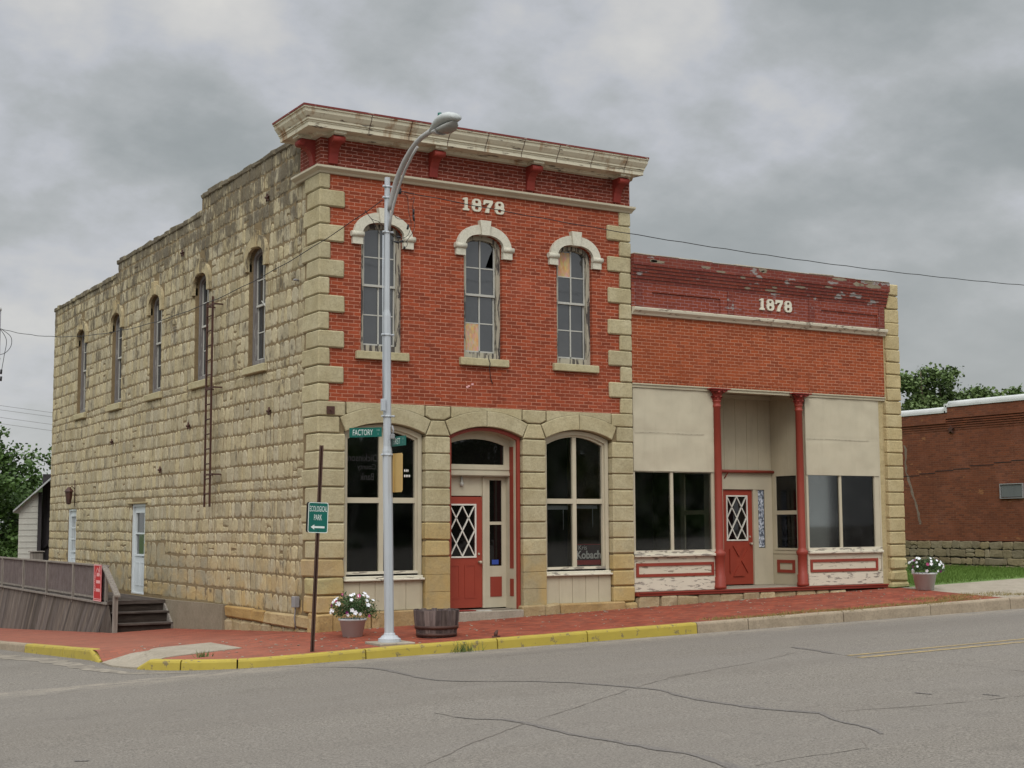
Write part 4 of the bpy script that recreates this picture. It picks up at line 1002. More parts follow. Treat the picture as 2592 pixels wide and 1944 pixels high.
# upper windows ----------------------------------------------------
for i, c in enumerate(W2):
    fr = sash_window(B1, FRONT, c, .435, 5.09, 7.28, 7.545, .09, 'frame_worn', 'glass_old', 'glass_putty', boards=[(0, 0)] if i == 1 else [(0, 3)] if i == 2 else [], broken=(i == 1))
    mb = MB(); mb.cbox((c-.545, -.085, 4.94), (c+.545, .2, 5.09), .012, .003); mb.build('sill', 'sill_stone', B1)
    mb = MB()
    zo = arch(c, .625, 7.10, 7.22, 7.735, 2.25, 20); zi = arch(c, .435, 7.06, 7.28, 7.545, 2.4, 20)
    mb.poly([(c+.625, 7.25)]+[p for p in zo[2:] if p[1] > 7.26]+[(c-.625, 7.25), (c-.435, 7.25)]+[p for p in zi[2:] if p[1] > 7.26][::-1]+[(c+.435, 7.25)], [], -.075, .02)
    for s_ in (-1, 1):
        a, b_ = sorted((c+s_*.425, c+s_*.635)); mb.box((a, -.065, 7.10), (b_, .02, 7.24)); 
        mb.tube([(a-.012, -.058, 7.285), (b_+.03 if s_ > 0 else b_+.012, -.058, 7.285)] if s_ > 0 else [(a-.03, -.058, 7.285), (b_+.012, -.058, 7.285)], .055, 10)
    mb.poly([(c-.085, 7.53), (c+.085, 7.53), (c+.125, 7.82), (c-.125, 7.82)], [], -.115, .02)
    mb.build('hood', 'hood_stone', B1)
mb = MB(); mb.tube([(3.52, -.09, 5.10), (3.55, -.10, 5.0), (3.53, -.10, 4.9), (3.60, -.03, 4.72), (3.64, -.03, 4.6)], .008, 5); mb.build('cable_stub', 'wire_black', B1)
# chip scars where mortar shows
mb = MB(); 
for x, z_ in ((3.10, 4.52), (3.18, 4.56), (3.07, 4.50)): mb.cbox((x, -.008, z_), (x+.05, .01, z_+.035), .003, .008)
mb.build('mortar_scar', 'banner_pink', B1)

# ground-floor shop windows ---------------------------------------
def shop_window(a, b_, idx):
    mb = MB(); o1 = seg_arc(a+.01, b_-.01, 3.57, 3.745); i1 = seg_arc(a+.09, b_-.09, 3.50, 3.665)
    mb.poly([(a+.01, .92)]+o1+[(b_-.01, .92)], [[(a+.09, .96)]+i1+[(b_-.09, .96)]], .10, .20)
    i2 = seg_arc(a+.125, b_-.125, 3.46, 3.625)
    mb.poly([(a+.08, .95)]+seg_arc(a+.08, b_-.08, 3.51, 3.675)+[(b_-.08, .95)], [[(a+.125, 1.01)]+i2+[(b_-.125, 1.01)]], .15, .24)
    xm = (a+b_)/2; mb.box((xm-.045, .165, 1.0), (xm+.045, .235, 3.62)); mb.box((a+.10, .16, 2.275), (xm-.046, .235, 2.375)); mb.box((xm+.046, .16, 2.275), (b_-.10, .235, 2.375))
    fr = mb.build('window', 'cream_paint', B1)
    g = MB(); g.poly([(a+.11, 1.0)]+seg_arc(a+.11, b_-.11, 3.47, 3.64)+[(b_-.11, 1.0)], [], .21, .215); g.build('pane', 'glass_shop', fr)
    q = MB(); q.cbox((a+.01, .03, .87), (b_-.01, .26, .925), .01); q.cbox((a+.0, -.035, .835), (b_-.0, .12, .878), .012); q.box((a+.09, .10, .925), (b_-.09, .22, 1.005)); q.build('sill', 'cream_peel', fr)
    p = MB(); p.box((a+.01, .06, .25), (b_-.01, .10, .835)); x = a+.02; k = 0
    while x < b_-.1: p.cbox((x, .045, .29), (min(x+.31, b_-.01), .07, .832), .006, .001); x += .318
    p.build('kick_panel', 'cream_board', B1)
    return fr
w1 = shop_window(*ops[0], 0); w3 = shop_window(*ops[2], 2)
# faint reversed lettering seen through the left window, and pale ticks in the other light
mb = MB()
for s_, x, z_, w_ in (("Dickinson", 1.27, 3.05, .60), ("County", 1.24, 2.87, .38), ("Bank", 1.20, 2.70, .28)): mb.add(*text_mesh(s_, (x, .212-.006, z_), (-1, 0, 0), (0, 0, 1), w_, .13))
mb.build('lettering', 'faint_letter', w1)
for r__, n_, z_ in ((0, 3, 2.86), (1, 4, 2.76)):
    mb = MB()
    for k in range(n_): mb.lathe([(0.001, 0), (.012, .012), (.012, .04), (.001, .055)], (0, 0), 6); vs = len(mb.v)-24; mb.v[vs:] = [(x*1+1.84+k*.035, .20+y*.1, z_+zz_) for x, y, zz_ in mb.v[vs:]]
    mb.build('pale_ticks', 'poster_text', w1)
# blinds and poster behind the right window
mb = MB(); mb.box((4.99, .32, 2.16), (5.61, .38, 2.24)); mb.box((5.73, .32, 2.18), (6.33, .38, 2.25)); mb.tube([(5.50, .33, 2.17), (5.50, .33, 1.75)], .006, 5); mb.tube([(6.22, .33, 2.18), (6.22, .33, 1.80)], .006, 5); mb.build('blind', 'inner_grey', w3)
P1 = thing('window_poster', 'small black and red campaign poster standing inside the right corner-building window', 'poster', (6.05, .235, 1.02))
mb = MB(); mb.box((5.73, .235, 1.02), (6.37, .245, 1.46)); mb.build('card', 'poster_black', P1)
mb = MB(); mb.box((5.76, .232, 1.445), (6.35, .2345, 1.457)); mb.box((5.74, .231, 1.04), (6.35, .2345, 1.135)); mb.build('stripe', 'poster_red', P1)
mb = MB(); mb.add(*text_mesh("Kris", (5.80, .229, 1.345), (1, 0, 0), (0, 0, 1), .20, .09)); mb.build('lettering', 'poster_text', P1); mb = MB(); mb.add(*text_mesh("Kobach", (5.745, .229, 1.16), (1, 0, 0), (0, 0, 1), .60, .165, bold=.03)); mb.build('lettering', 'poster_text', P1)
# entrance ---------------------------------------------------------
ENT = B1
mb = MB(); a, b_ = ops[1]
mb.poly([(a+.005, .22)]+seg_arc(a+.005, b_-.005, 3.57, 3.75)+[(b_-.005, .22)], [[(a+.07, .22)]+seg_arc(a+.07, b_-.07, 3.52, 3.69)+[(b_-.07, .22)]], .06, .12); mb.build('arch_trim', 'red_paint', ENT)
mb = MB()      # beige recess linings
mb.box((4.245, .12, .22), (4.31, .52, 3.62)); mb.box((2.71, .12, .22), (2.775, .52, 3.62))
mb.poly(seg_arc(a+.07, b_-.07, 3.52, 3.69)+[(b_-.07, 3.72), (b_-.07, 3.75), (a+.07, 3.75), (a+.07, 3.72)], [], .12, .5)
mb.poly([(2.775, 2.81), (4.245, 2.81), (4.245, 3.565)]+seg_arc(a+.075, b_-.075, 3.53, 3.70)[::-1]+[(2.775, 3.565)], [[(2.84, 3.04)]+seg_arc(2.84, 4.12, 3.42, 3.54)+[(4.12, 3.04)]], .36, .42)
mb.box((2.775, .33, 2.83), (4.245, .36, 2.88)); mb.box((2.775, .34, 2.94), (4.245, .36, 3.0))
mb.box((2.775, .42, 2.815), (4.245, .56, 2.83)); mb.box((2.775, .5, 2.43), (3.72, .545, 2.814)); mb.box((3.70, .47, .24), (3.765, .55, 2.80)); mb.box((2.775, .47, .24), (2.80, .55, 2.80))
mb.poly([(3.765, .24), (4.245, .24), (4.245, 2.812), (3.765, 2.812)], [[(3.87, 1.05), (4.15, 1.05), (4.15, 1.86), (3.87, 1.86)], [(3.87, 1.92), (4.15, 1.92), (4.15, 2.74), (3.87, 2.74)]], .5, .54)
mb.build('entrance_frame', 'cream_paint', ENT)
mb = MB(); mb.box((2.84, .385, 3.04), (4.12, .389, 3.56)); mb.box((3.87, .52, 1.05), (4.15, .524, 1.86)); mb.box((3.87, .52, 1.92), (4.15, .524, 2.74)); mb.build('pane', 'glass_dark', ENT)
mb = MB(); mb.box((3.88, .488, .45), (4.14, .499, .84)); mb.box((4.238, .2, 1.0), (4.2445, .34, 3.40)); mb.box((4.238, .2, .46), (4.2445, .34, .80)); mb.box((2.775, .2, 1.0), (2.782, .34, 3.40)); mb.build('inset_panel', 'red_paint', ENT)
mb = MB(); mb.box((3.93, .512, 1.08), (4.08, .519, 1.17)); mb.build('sticker', 'sticker_blue', ENT)
diamond_door(ENT, 2.80, 3.70, .25, 2.41, 2.98, 3.53, 1.25, 2.24, .5, (3.63, 1.13), 'plain')
mb = MB(); mb.lathe([(0.004, 2.60), (.035, 2.63), (.04, 2.67), (.02, 2.71), (.018, 2.81)], (3.22, .46), 10); mb.build('bulb', 'glass_putty', ENT)
MT = thing('door_mat', 'small red mat lying on the step before the corner entrance', 'mat', (3.05, .05, .215))
mb = MB(); mb.cbox((2.85, -.05, .216), (3.25, .25, .235), .005, .004); mb.build('mat', 'bracket_red', MT)
NP = tag(MB().cbox((3.28, -.08, .216), (3.58, .02, .228), .003, .003).build('newspaper', 'glass_putty'), 'folded pale paper lying on the corner entrance step', 'newspaper')

# ================================================================ low storefront building
B2 = thing('storefront_building', 'single-storey red brick storefront building with two iron columns and blank cream panels', 'building', (10.5, 0, .2))
mb = MB(); mb.box((7.015, 0.0, 4.86), (14.32, .34, 6.92)); mb.build('brick_wall', 'brick_low', B2)
mb = MB(); x = 7.02
while x < 14.28: mb.box((x+.004, -.006, 4.795), (min(x+.098, 14.3), .3, 4.855), tone(.9, 1.1)); x += .105
mb.build('header_course', 'brick_low', B2)
mb = MB()      # parapet: recessed panels, corbelled head
mb.poly([(7.015, 6.30), (14.32, 6.30), (14.32, 6.93), (7.015, 6.93)], [[(7.55, 6.42), (9.40, 6.42), (9.40, 6.74), (7.55, 6.74)], [(12.35, 6.42), (14.12, 6.42), (14.12, 6.72), (12.35, 6.72)]], -.035, 0.0)
mb.box((7.53, -.006, 6.40), (9.42, -.001, 6.76)); mb.box((12.33, -.006, 6.40), (14.14, -.001, 6.74)); mb.build('parapet_panel', 'brick_panel', B2); mb = MB()
for k in range(5): mb.box((7.005, -.045-.022*k, 6.93+.0693*k+.001), (14.42, .3, 6.93+.0693*(k+1)))
mb.box((7.004, -.155, 7.277), (14.44, .3, 7.50))
for x in (7.2, 9.68, 12.05, 14.25): mb.box((x-.09, -.05, 6.42), (x+.09, -.036, 6.925))
mb.build('parapet', 'brick_parapet', B2)
mb = MB(); x = 7.0
while x < 14.4: w_ = rnd(.3, .9); mb.cbox((x, -.16-rnd(0, .01), 7.485), (min(x+w_, 14.42), .32, 7.502+rnd(.0, .022)), .012, .008); x += w_+.002
mb.build('coping', 'concrete', B2)
mb = MB(); mb.sweep([(-.01, 6.235), (.05, 6.235), (.07, 6.27), (.13, 6.32), (.14, 6.36), (.14, 6.385), (-.01, 6.41)], [(7.02, 0, 0, -1), (10.6, 0, 0, -1), (10.78, 0, 0, -1.25), (10.86, 0, 0, -.9), (10.95, 0, 0, -1), (14.36, 0, 0, -1)]); mb.build('belt_course', 'cream_peel_light', B2)
random.seed(4)
for k in range(17):
    x = rnd(7.3, 14.2); z_ = rnd(7.36, 7.47) if k < 10 else rnd(7.05, 7.45); w_ = rnd(.08, .28) if k < 10 else rnd(.08, .22); h_ = rnd(.03, .06); n = 14
    yy = -.158 if z_ > 7.28 else -.045-.022*int((z_-6.93)/.0693)-.004
    if z_ < 7.28: h_ = .028; z_ = 6.93+.0693*int((z_-6.93)/.0693)+.035
    mb = MB(); mb.poly([(x+w_*math.cos(2*PI*i/n)*rnd(.65, 1), min(7.495, z_+h_*math.sin(2*PI*i/n)*rnd(.6, 1.1))) for i in range(n)], [], yy, yy+.003); mb.build('mortar_patch', 'concrete_wall', B2)
numerals(B2, 10.47, 6.58, .97, .255, -.04, 'numeral_paint')
# right-hand pier of stone blocks
mb = MB(); zs = [7.50, 7.22, 6.89, 6.57, 6.26, 5.94, 5.63, 5.33, 5.02, 4.71, 4.39, 4.08, 3.79, 3.49, 3.18, 2.87, 2.57, 2.27, 1.97, 1.66, 1.36, 1.07, .78, .50, .22][::-1]
for a, b_ in zip(zs[:-1], zs[1:]):
    hi = b_ > 4.75; lo = a < 1.0
    xl = 14.42 if b_ > 7.0 else (14.36 if hi else 14.30)
    mb.cbox((xl, -.07-(.03 if lo else 0), a), (14.80+(.03 if lo else 0)+(.04 if a < .3 else 0), 1.1 if not hi else .6, b_-.012), .024 if not lo else .05, .004 if (4.8 > b_ and not lo) else .014, tone(.93, 1.05, .03) if not lo else (.92, .95, .9))
mb.build('stone_pier', 'stone_pier', B2)
mb = MB(); mb.box((14.32, 0.0, .1), (14.78, 18, 7.44)); mb.box((14.10, .05, .4), (14.33, .5, 4.80)); mb.build('side_wall', 'stone_pier', B2)
mb = MB(); mb.box((7.0, 17.6, 0), (14.3, 18, 7.0)); mb.build('rear_wall', 'mortar_old', B2)
mb = MB(); mb.box((7.0, .35, 6.4), (14.31, 17.6, 6.5)); mb.build('roof', 'roof_flat', B2)
# timber beam, soffit
mb = MB(); mb.box((7.02, .0, 4.705), (14.32, .10, 4.792)); mb.box((7.02, -.03, 4.765), (14.32, -.001, 4.79)); mb.build('beam', 'cream_board', B2)
mb = MB(); mb.box((9.1, .11, 4.80), (11.95, 1.3, 4.83)); mb.box((9.2, 1.15, 4.70), (11.84, 1.185, 4.79)); mb.box((11.80, .11, 4.70), (11.835, 1.14, 4.79)); mb.build('soffit', 'cream_paint', B2)
# fabric-covered transoms
for a, b_, zb, zt in ((7.06, 9.22, 2.96, 4.70), (11.84, 14.09, 2.94, 4.70)):
    mb = MB(); nx, nz = 40, 30; vs = []
    for j in range(nz+1):
        for i in range(nx+1):
            x = a+(b_-a)*i/nx; z_ = zb+(zt-zb)*j/nz
            vs.append((x, .03-.010*noise.noise(Vector((x*2.2+z_*1.3, z_*2.6-x*.7, a)))-.004*noise.noise(Vector((x*7, z_*7, 1)))+(.006 if abs(z_-(zb+(zt-zb)*.46)) < .02 else 0), z_))
    fs = [(j*(nx+1)+i, j*(nx+1)+i+1, (j+1)*(nx+1)+i+1, (j+1)*(nx+1)+i) for j in range(nz) for i in range(nx)]
    mb.add(vs, fs, smooth=True); mb.box((a, .045, zb), (b_, .07, zt)); pn = mb.build('transom_panel', 'cream_paint', B2)
    mb = MB(); zs_ = zb+(zt-zb)*.46; mb.tube([(a+.02, .021, zs_), (a+.7, .018, zs_+.01), (b_-.7, .020, zs_-.006), (b_-.3, .021, zs_)], .0035, 4); mb.build('seam', 'frame_worn', pn)
def display(a, b_, mull, fx, fw):
    mb = MB()      # glass frame
    mb.poly([(a, 1.20), (b_, 1.20), (b_, 2.95), (a, 2.95)], [[(fx[0], 1.31), (fx[1], 1.31), (fx[1], 2.94), (fx[0], 2.94)]], .05, .13)
    mb.box((mull-.035, .06, 1.31), (mull+.035, .12, 2.94)); fr = mb.build('window', 'cream_paint', B2)
    g = MB(); g.box((fx[0]-.01, .09, 1.30), (fx[1]+.01, .095, 2.945)); g.build('pane', 'glass_shop', fr)
    q = MB(); q.box((a, .02, 1.235), (b_, .049, 1.31)); q.cbox((a-.0, -.03, 1.175), (b_+.0, .13, 1.233), .01); q.build('sill', 'cream_peel', fr)
    p = MB(); p.box((a, .055, .46), (b_, .12, 1.174)); kp = p.build('kick_panel', 'cream_peel_light', B2)
    p = MB(); p.box((a, .035, .47), (b_, .0545, .74)); p.build('base_board', 'cream_peel', kp)
    p = MB(); p.poly([(fw[0], .765), (fw[1], .765), (fw[1], 1.05), (fw[0], 1.05)], [[(fw[0]+.06, .825), (fw[1]-.06, .825), (fw[1]-.06, .99), (fw[0]+.06, .99)]], .03, .055); p.build('panel_moulding', 'red_paint', kp)
display(7.03, 9.22, 8.065, (7.10, 9.13), (7.10, 9.14)); display(11.84, 14.12, 12.885, (11.90, 13.95), (11.90, 13.98))
mb = MB(); mb.box((14.10, .04, .46), (14.14, .06, 4.70)); mb.build('corner_trim', 'cream_paint', B2)
# recessed entrance: returns with their own lights
for xr, s_ in ((11.835, 1), (9.225, -1)):
    tf = lambda p, xr=xr, s_=s_: (xr+s_*p[1], p[0], p[2])
    mb = MB(tf); mb.poly([(.10, .47), (1.22, .47), (1.22, 4.79), (.10, 4.79)], [[(.38, 1.30), (1.07, 1.30), (1.07, 2.06), (.38, 2.06)], [(.38, 2.15), (1.07, 2.15), (1.07, 2.94), (.38, 2.94)]], .0, .05)
    mb.box((.30, -.012, 1.17), (1.20, -.001, 1.235)); mb.box((.32, -.02, 1.25), (1.10, -.001, 1.295))
    for y in (.30, .62, .93): mb.box((y-.004, -.006, 3.06), (y+.004, -.001, 4.78))
    rt = mb.build('return_wall', 'cream_board', B2)
    g = MB(tf); g.box((.37, .02, 1.29), (1.08, .024, 2.95)); g.build('pane', 'glass_shop', rt)
    p = MB(tf); p.poly([(.47, .74), (1.06, .74), (1.06, 1.03), (.47, 1.03)], [[(.55, .81), (.98, .81), (.98, .96), (.55, .96)]], -.02, -.001); p.build('panel_moulding', 'red_paint', rt)
mb = MB()
mb.box((9.28, 1.215, 3.03), (11.83, 1.25, 4.79)); x = 9.45
while x < 11.8: mb.box((x-.004, 1.208, 3.06), (x+.004, 1.2145, 4.70)); x += .335
mb.build('board_wall', 'cream_board', B2)
mb = MB(); mb.poly([(9.28, .47), (11.83, .47), (11.83, 3.03), (9.28, 3.03)], [[(10.36, .47), (11.24, .47), (11.24, 2.63), (10.36, 2.63)], [(11.41, 1.30), (11.61, 1.30), (11.61, 2.63), (11.41, 2.63)]], 1.20, 1.26)
mb.box((10.28, 1.17, .47), (10.355, 1.199, 2.70)); mb.box((11.245, 1.17, .47), (11.33, 1.199, 2.70)); mb.box((10.28, 1.165, 2.635), (11.40, 1.199, 2.72)); ef = mb.build('entrance_frame', 'cream_paint', B2)
mb = MB(); mb.box((11.40, 1.222, 1.29), (11.62, 1.226, 2.64)); mb.build('pane', 'glass_old', ef)
# lace curtain behind the sidelight
mb = MB(); mb.box((11.43, 1.2185, 1.32), (11.59, 1.2212, 2.62)); mb.build('lace_curtain', 'lace', ef)
diamond_door(B2, 10.365, 11.235, .49, 2.62, 10.50, 11.06, 1.50, 2.47, 1.21, (11.16, 1.40), 'cross')
mb = MB(); mb.tube([(10.25, 1.13, 3.04), (11.83, 1.13, 3.04)], .035, 10); mb.tube([(10.42, 1.19, 2.88), (10.50, 1.14, 3.02)], .012, 6); mb.build('awning_bar', 'red_paint', B2)
# cast-iron columns
def column(x):
    mb = MB(); c = (x, .0)
    mb.lathe([(.135, .475), (.135, .53), (.12, .56), (.12, .72), (.105, .74), (.105, 1.14), (.12, 1.16), (.125, 1.18), (.135, 1.22), (.125, 1.25), (.10, 1.27), (.088, 1.32), (.085, 2.5), (.078, 4.36), (.092, 4.37), (.092, 4.40), (.080, 4.41), (.082, 4.47), (.098, 4.485), (.098, 4.505), (.082, 4.52), (.085, 4.60), (.10, 4.66), (.15, 4.735)], c, 16)
    cl = mb.build('iron_column', 'red_paint', B2)
    cp = MB()
    for k in range(8):       # two tiers of curled leaves
        a = 2*PI*k/8
        for r0, z0, r1, z1, w_ in ((.085, 4.50, .15, 4.60, .035), (.09, 4.58, .19, 4.70, .045)):
            aa = a+(PI/8 if z0 > 4.55 else 0); ca, sa = math.cos(aa), math.sin(aa)
            pts = [(r0, z0), (r0+.02, (z0+z1)/2), (r1-.01, z1), (r1+.005, z1-.02), (r1-.015, z1-.04)]
            vs = [(x+ca*p-sa*w_*s_*(1-.2*i), sa*p+ca*w_*s_*(1-.2*i), z_) for i, (p, z_) in enumerate(pts) for s_ in (-1, 1)]
            cp.add(vs, [(2*i, 2*i+1, 2*i+3, 2*i+2) for i in range(4)])
    cp.cbox((x-.27, -.17, 4.735), (x+.27, .0, 4.765), .008); cp.cbox((x-.20, -.14, 4.70), (x+.20, .0, 4.734), .01)
    cp.build('capital', 'bracket_red', cl)
column(9.27); column(11.62)
mb = MB(); mb.box((6.98+.04, -.14, .385), (14.10, .05, .458)); mb.box((7.02, -.17, .44), (14.10, -.141, .465)); mb.build('sill_board', 'red_paint', B2)
mb = MB(); mb.box((7.02, .051, .39), (14.1, 1.6, .466)); mb.build('entry_floor', 'concrete', B2)
mb = MB(); x = 7.04      # loose foundation stones under the board
while x < 14.0:
    w_ = rnd(.25, .7); zg = S_(x+w_/2, 0)
    if .38-zg > .05: mb.cbox((x, -.10-rnd(0, .06), zg-.1), (x+w_, .1, min(.384, zg+(.384-zg)*rnd(.72, 1.1))), .03, .02, tone(.8, 1.1))
    x += w_+.02
mb.box((7.02, .0, .0), (14.1, .04, .384), (.2, .18, .15)); mb.build('foundation', 'stone_base', B2)
# inside: floors, partitions
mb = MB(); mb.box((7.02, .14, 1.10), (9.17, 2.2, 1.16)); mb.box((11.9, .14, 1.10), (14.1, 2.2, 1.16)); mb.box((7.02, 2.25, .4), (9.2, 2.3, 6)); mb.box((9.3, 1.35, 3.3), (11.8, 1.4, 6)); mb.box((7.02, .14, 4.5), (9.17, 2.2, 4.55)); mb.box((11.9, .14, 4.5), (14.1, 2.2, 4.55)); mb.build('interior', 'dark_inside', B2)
mb = MB(); mb.box((11.9, 1.02, 1.16), (14.06, 1.06, 4.4)); mb.build('partition', 'inner_green', B2)
mb = MB(); mb.box((14.03, .14, 1.16), (14.08, 1.01, 4.4)); q = mb.build('partition', 'inner_grey', B2)
mb = MB(lambda p: (p[1], p[0], p[2])); mb.poly([(.22, 1.42), (.62, 1.42), (.62, 2.80), (.22, 2.80)], [[(.28, 1.48), (.56, 1.48), (.56, 2.74), (.28, 2.74)]], 14.0, 14.03); mb.build('moulding', 'siding_white', q)

# ================================================================ brick building across the lot
B3 = thing('brick_building', 'long dark red brick building with white parapet cap beyond the lawn', 'building', (27, 8, .4))
mb = MB(lambda p: (p[1], p[0], p[2]))
mb.poly([(-1, 1.25), (24, 1.25), (24, 5.62), (9.47, 5.62), (9.47, 5.80), (-1, 5.80)], [], 27.0, 27.35)
mb.poly([(-1, 5.35), (9.5, 5.35), (9.5, 5.79), (-1, 5.79)], [], 26.93, 26.999); mb.poly([(9.5, 5.2), (24, 5.2), (24, 5.61), (9.5, 5.61)], [], 26.93, 26.999)
for k in range(5): mb.box((-1, 26.94+.012*k, 5.34-.075*(k+1)-(0)), (24, 26.999, 5.34-.075*(k+1)+.045))
mb.build('brick_wall', 'brick_far', B3)
mb = MB(); mb.box((27.36, -1, .3), (40, 24, 5.2)); mb.build('body', 'roof_flat', B3)
mb = MB()
for a, b_, z_ in ((-1, 9.47, 5.80), (9.47, 24, 5.62)):
    mb.tube([(27.12, y, z_+.03+.012*noise.noise(Vector((y, 0, 0)))) for y in rng(a, b_, .5)], .13, 8); mb.box((26.9, a, z_-.06), (27.35, b_, z_+.0))
mb.box((26.9, 9.42, 5.56), (27.3, 9.53, 5.86)); mb.build('parapet_cap', 'coping_white', B3)
mb = MB(lambda p: (p[1]+26.97, p[0], p[2])); random.seed(11)
rows_fill(mb, -1, 24, [.2, .46, .70, .98, 1.245], [], .25, .7, 0, bulge=.05, rough=.02); mb.build('foundation', 'stone_far', B3)
mb = MB(lambda p: (p[1], p[0], p[2])); mb.poly([(6.45, 2.62), (7.36, 2.62), (7.36, 3.10), (6.45, 3.10)], [[(6.475, 2.645), (7.335, 2.645), (7.335, 3.07), (6.475, 3.07)]], 26.93, 26.999); v_ = mb.build('wall_vent', 'wire_grey', B3)
mb = MB(lambda p: (p[1], p[0], p[2])); mb.box((6.5, 26.96, 2.67), (7.31, 26.998, 3.05)); mb.build('grille', 'mesh_grille', v_)
def star(y, z_, r_):
    mb = MB(lambda p: (p[1], p[0], p[2])); pts = [(y+(r_ if i % 2 == 0 else r_*.42)*math.sin(PI*i/5), z_+(r_ if i % 2 == 0 else r_*.42)*math.cos(PI*i/5)) for i in range(10)]
    mb.poly(pts, [], 26.92, 26.99); mb.build('anchor_star', 'rust_iron', B3)
star(9.3, 4.98, .15)
mb = MB(lambda p: (p[1], p[0], p[2]))      # open crack stepping along the bed joints, and a smeared repair
pts = [(11.6, 3.42), (10.8, 3.47), (10.1, 3.53), (9.3, 3.60), (8.6, 3.64), (7.6, 3.73), (6.9, 3.79), (6.2, 3.83)]
for (a, z0), (b_, z1) in zip(pts[:-1], pts[1:]): mb.box((b_, 26.994, z1-.012), (a, 27.01, z1+.014))
mb.build('wall_crack', 'dark_inside', B3)
mb = MB(lambda p: (p[1], p[0], p[2])); P_ = [(11.45, 4.55), (11.38, 4.1), (11.42, 3.6), (11.25, 3.2), (11.1, 2.75), (10.9, 2.3), (10.85, 1.9)]
P_ = [(y+rnd(-.03, .03)+(P_[i+1][0]-y)*k/3 if i+1 < len(P_) else y, z_+(P_[i+1][1]-z_)*k/3 if i+1 < len(P_) else z_-.05*k) for i, (y, z_) in enumerate(P_) for k in range(3)]
L_ = [(y-rnd(.0, .07), z_) for y, z_ in P_]+[(y+rnd(.01, .07), z_) for y, z_ in reversed(P_)]; mb.poly(L_, [], 26.996, 27.01); mb.build('mortar_smear', 'mortar_grey', B3)
B2b = None

# ================================================================ lean-to house behind
def ROT(p):
    a = math.radians(-13.5); x, y = p[0]+.2, p[1]-24; return (-.2+x*math.cos(a)-y*math.sin(a), 24+x*math.sin(a)+y*math.cos(a), p[2])
B4 = thing('lean_to_house', 'small white clapboard outbuilding with tin roof behind the stone building', 'house', (1.5, 24, -1.2))
mb = MB(ROT); z_ = -1.3
mb.poly([(-.20, -1.3), (.38, -1.3), (.38, 3.02), (-.20, 2.46)], [], 24.0, 24.1)
while z_ < 2.95:
    xr = -.20 if z_ < 2.4 else (-.20+(z_-2.4)*1.02+.02)
    if xr < .34: mb.poly([(xr, z_), (.38, z_), (.38, z_+.186), (xr, z_+.186)], [], 23.985-.0, 23.999); mb.poly([(xr, z_), (.38, z_), (.38, z_+.03), (xr, z_+.03)], [], 23.97, 23.984)
    z_ += .192
mb.box((-.2, 24.1, -1.3), (-.1, 30, 2.4)); mb.build('siding', 'siding_white', B4)
mb = MB(ROT); mb.box((.385, 23.9, -1.3), (.50, 24.1, 3.0)); mb.box((.50, 24.3, -1.3), (4, 24.4, 3.6)); x = .5
while x < 3.8: mb.box((x, 24.25, -1.3), (x+.13, 24.299, 3.5)); x += .14
mb.tube([(.5, 24.2, 1.1), (1.6, 24.2, 2.1)], .05, 6); mb.build('board_wall', 'wood_dark', B4)
mb = MB(ROT); mb.add([(-.38, 23.75, 2.34), (1.9, 23.75, 4.5), (1.9, 30, 4.5), (-.38, 30, 2.34), (-.38, 23.75, 2.40), (1.9, 23.75, 4.56), (1.9, 30, 4.56), (-.38, 30, 2.40)], [(0, 1, 2, 3), (4, 5, 6, 7), (0, 1, 5, 4), (1, 2, 6, 5), (2, 3, 7, 6), (3, 0, 4, 7)])
mb.add([(.28, 23.2, 2.96), (1.9, 23.2, 4.5), (1.9, 23.8, 4.52), (.28, 23.8, 2.98), (.28, 23.2, 2.93), (1.9, 23.2, 4.47)], [(0, 1, 2, 3), (0, 1, 5, 4)]); mb.build('roof', 'roof_tin', B4)
mb = MB(); mb.cbox((.02, 22.9, -1.3), (.36, 23.3, 1.06), .02); mb.cbox((-.02, 22.86, 1.061), (.40, 23.34, 1.10), .01); o = mb.build('crate', 'wood_grey'); tag(o, 'weathered grey timber box standing by the clapboard outbuilding', 'box')

# ================================================================ timber deck
D = thing('wooden_deck', 'weathered grey timber deck with plank skirt, slatted railing and three steps', 'deck', (-1.3, 9, -.5))
mb = MB(); x = -1.38
while x < -.14: mb.box((x, 8.62, .145), (x+.135, 21.3, .18), tone(.8, 1.1)); x += .14
mb.box((-1.43, 8.60, .10), (-.11, 8.66, .179)); mb.build('deck_boards', 'wood_deck', D)
mb = MB(); y = 7.75; 
mb.add([(-1.42, 8.64, .10), (-1.50, 7.98, -.52), (-1.50, 9.10, -.6), (-1.39, 8.64, .10), (-1.47, 7.98, -.52), (-1.47, 9.10, -.6)], [(0, 1, 2), (3, 4, 5), (0, 1, 4, 3), (1, 2, 5, 4), (2, 0, 3, 5)], (.6, .58, .56)); mb.box((-1.34, 8.7, -1.3), (-1.30, 21.2, .1), (.3, .3, .3))
y = 8.66
while y < 22.2:        # skirt planks lean towards the steps and flare out at the foot
    w_ = rnd(.15, .22); zg = S_(-1.5, y+.45)-.06; sl = .42; tn = tone(.55, 1.25)
    d0, d1 = -1.40, -1.52; g = .006; yb0, yb1 = y+sl, y+w_+sl-g
    vs = [(d0, y, .10), (d0, y+w_-g, .10), (d1, yb1, zg), (d1, yb0, zg), (d0+.03, y, .10), (d0+.03, y+w_-g, .10), (d1+.03, yb1, zg), (d1+.03, yb0, zg)]
    mb.add(vs, [(0, 1, 2, 3), (4, 5, 6, 7), (0, 1, 5, 4), (1, 2, 6, 5), (2, 3, 7, 6), (3, 0, 4, 7)], tn); y += w_
mb.build('skirt', 'wood_skirt', D)
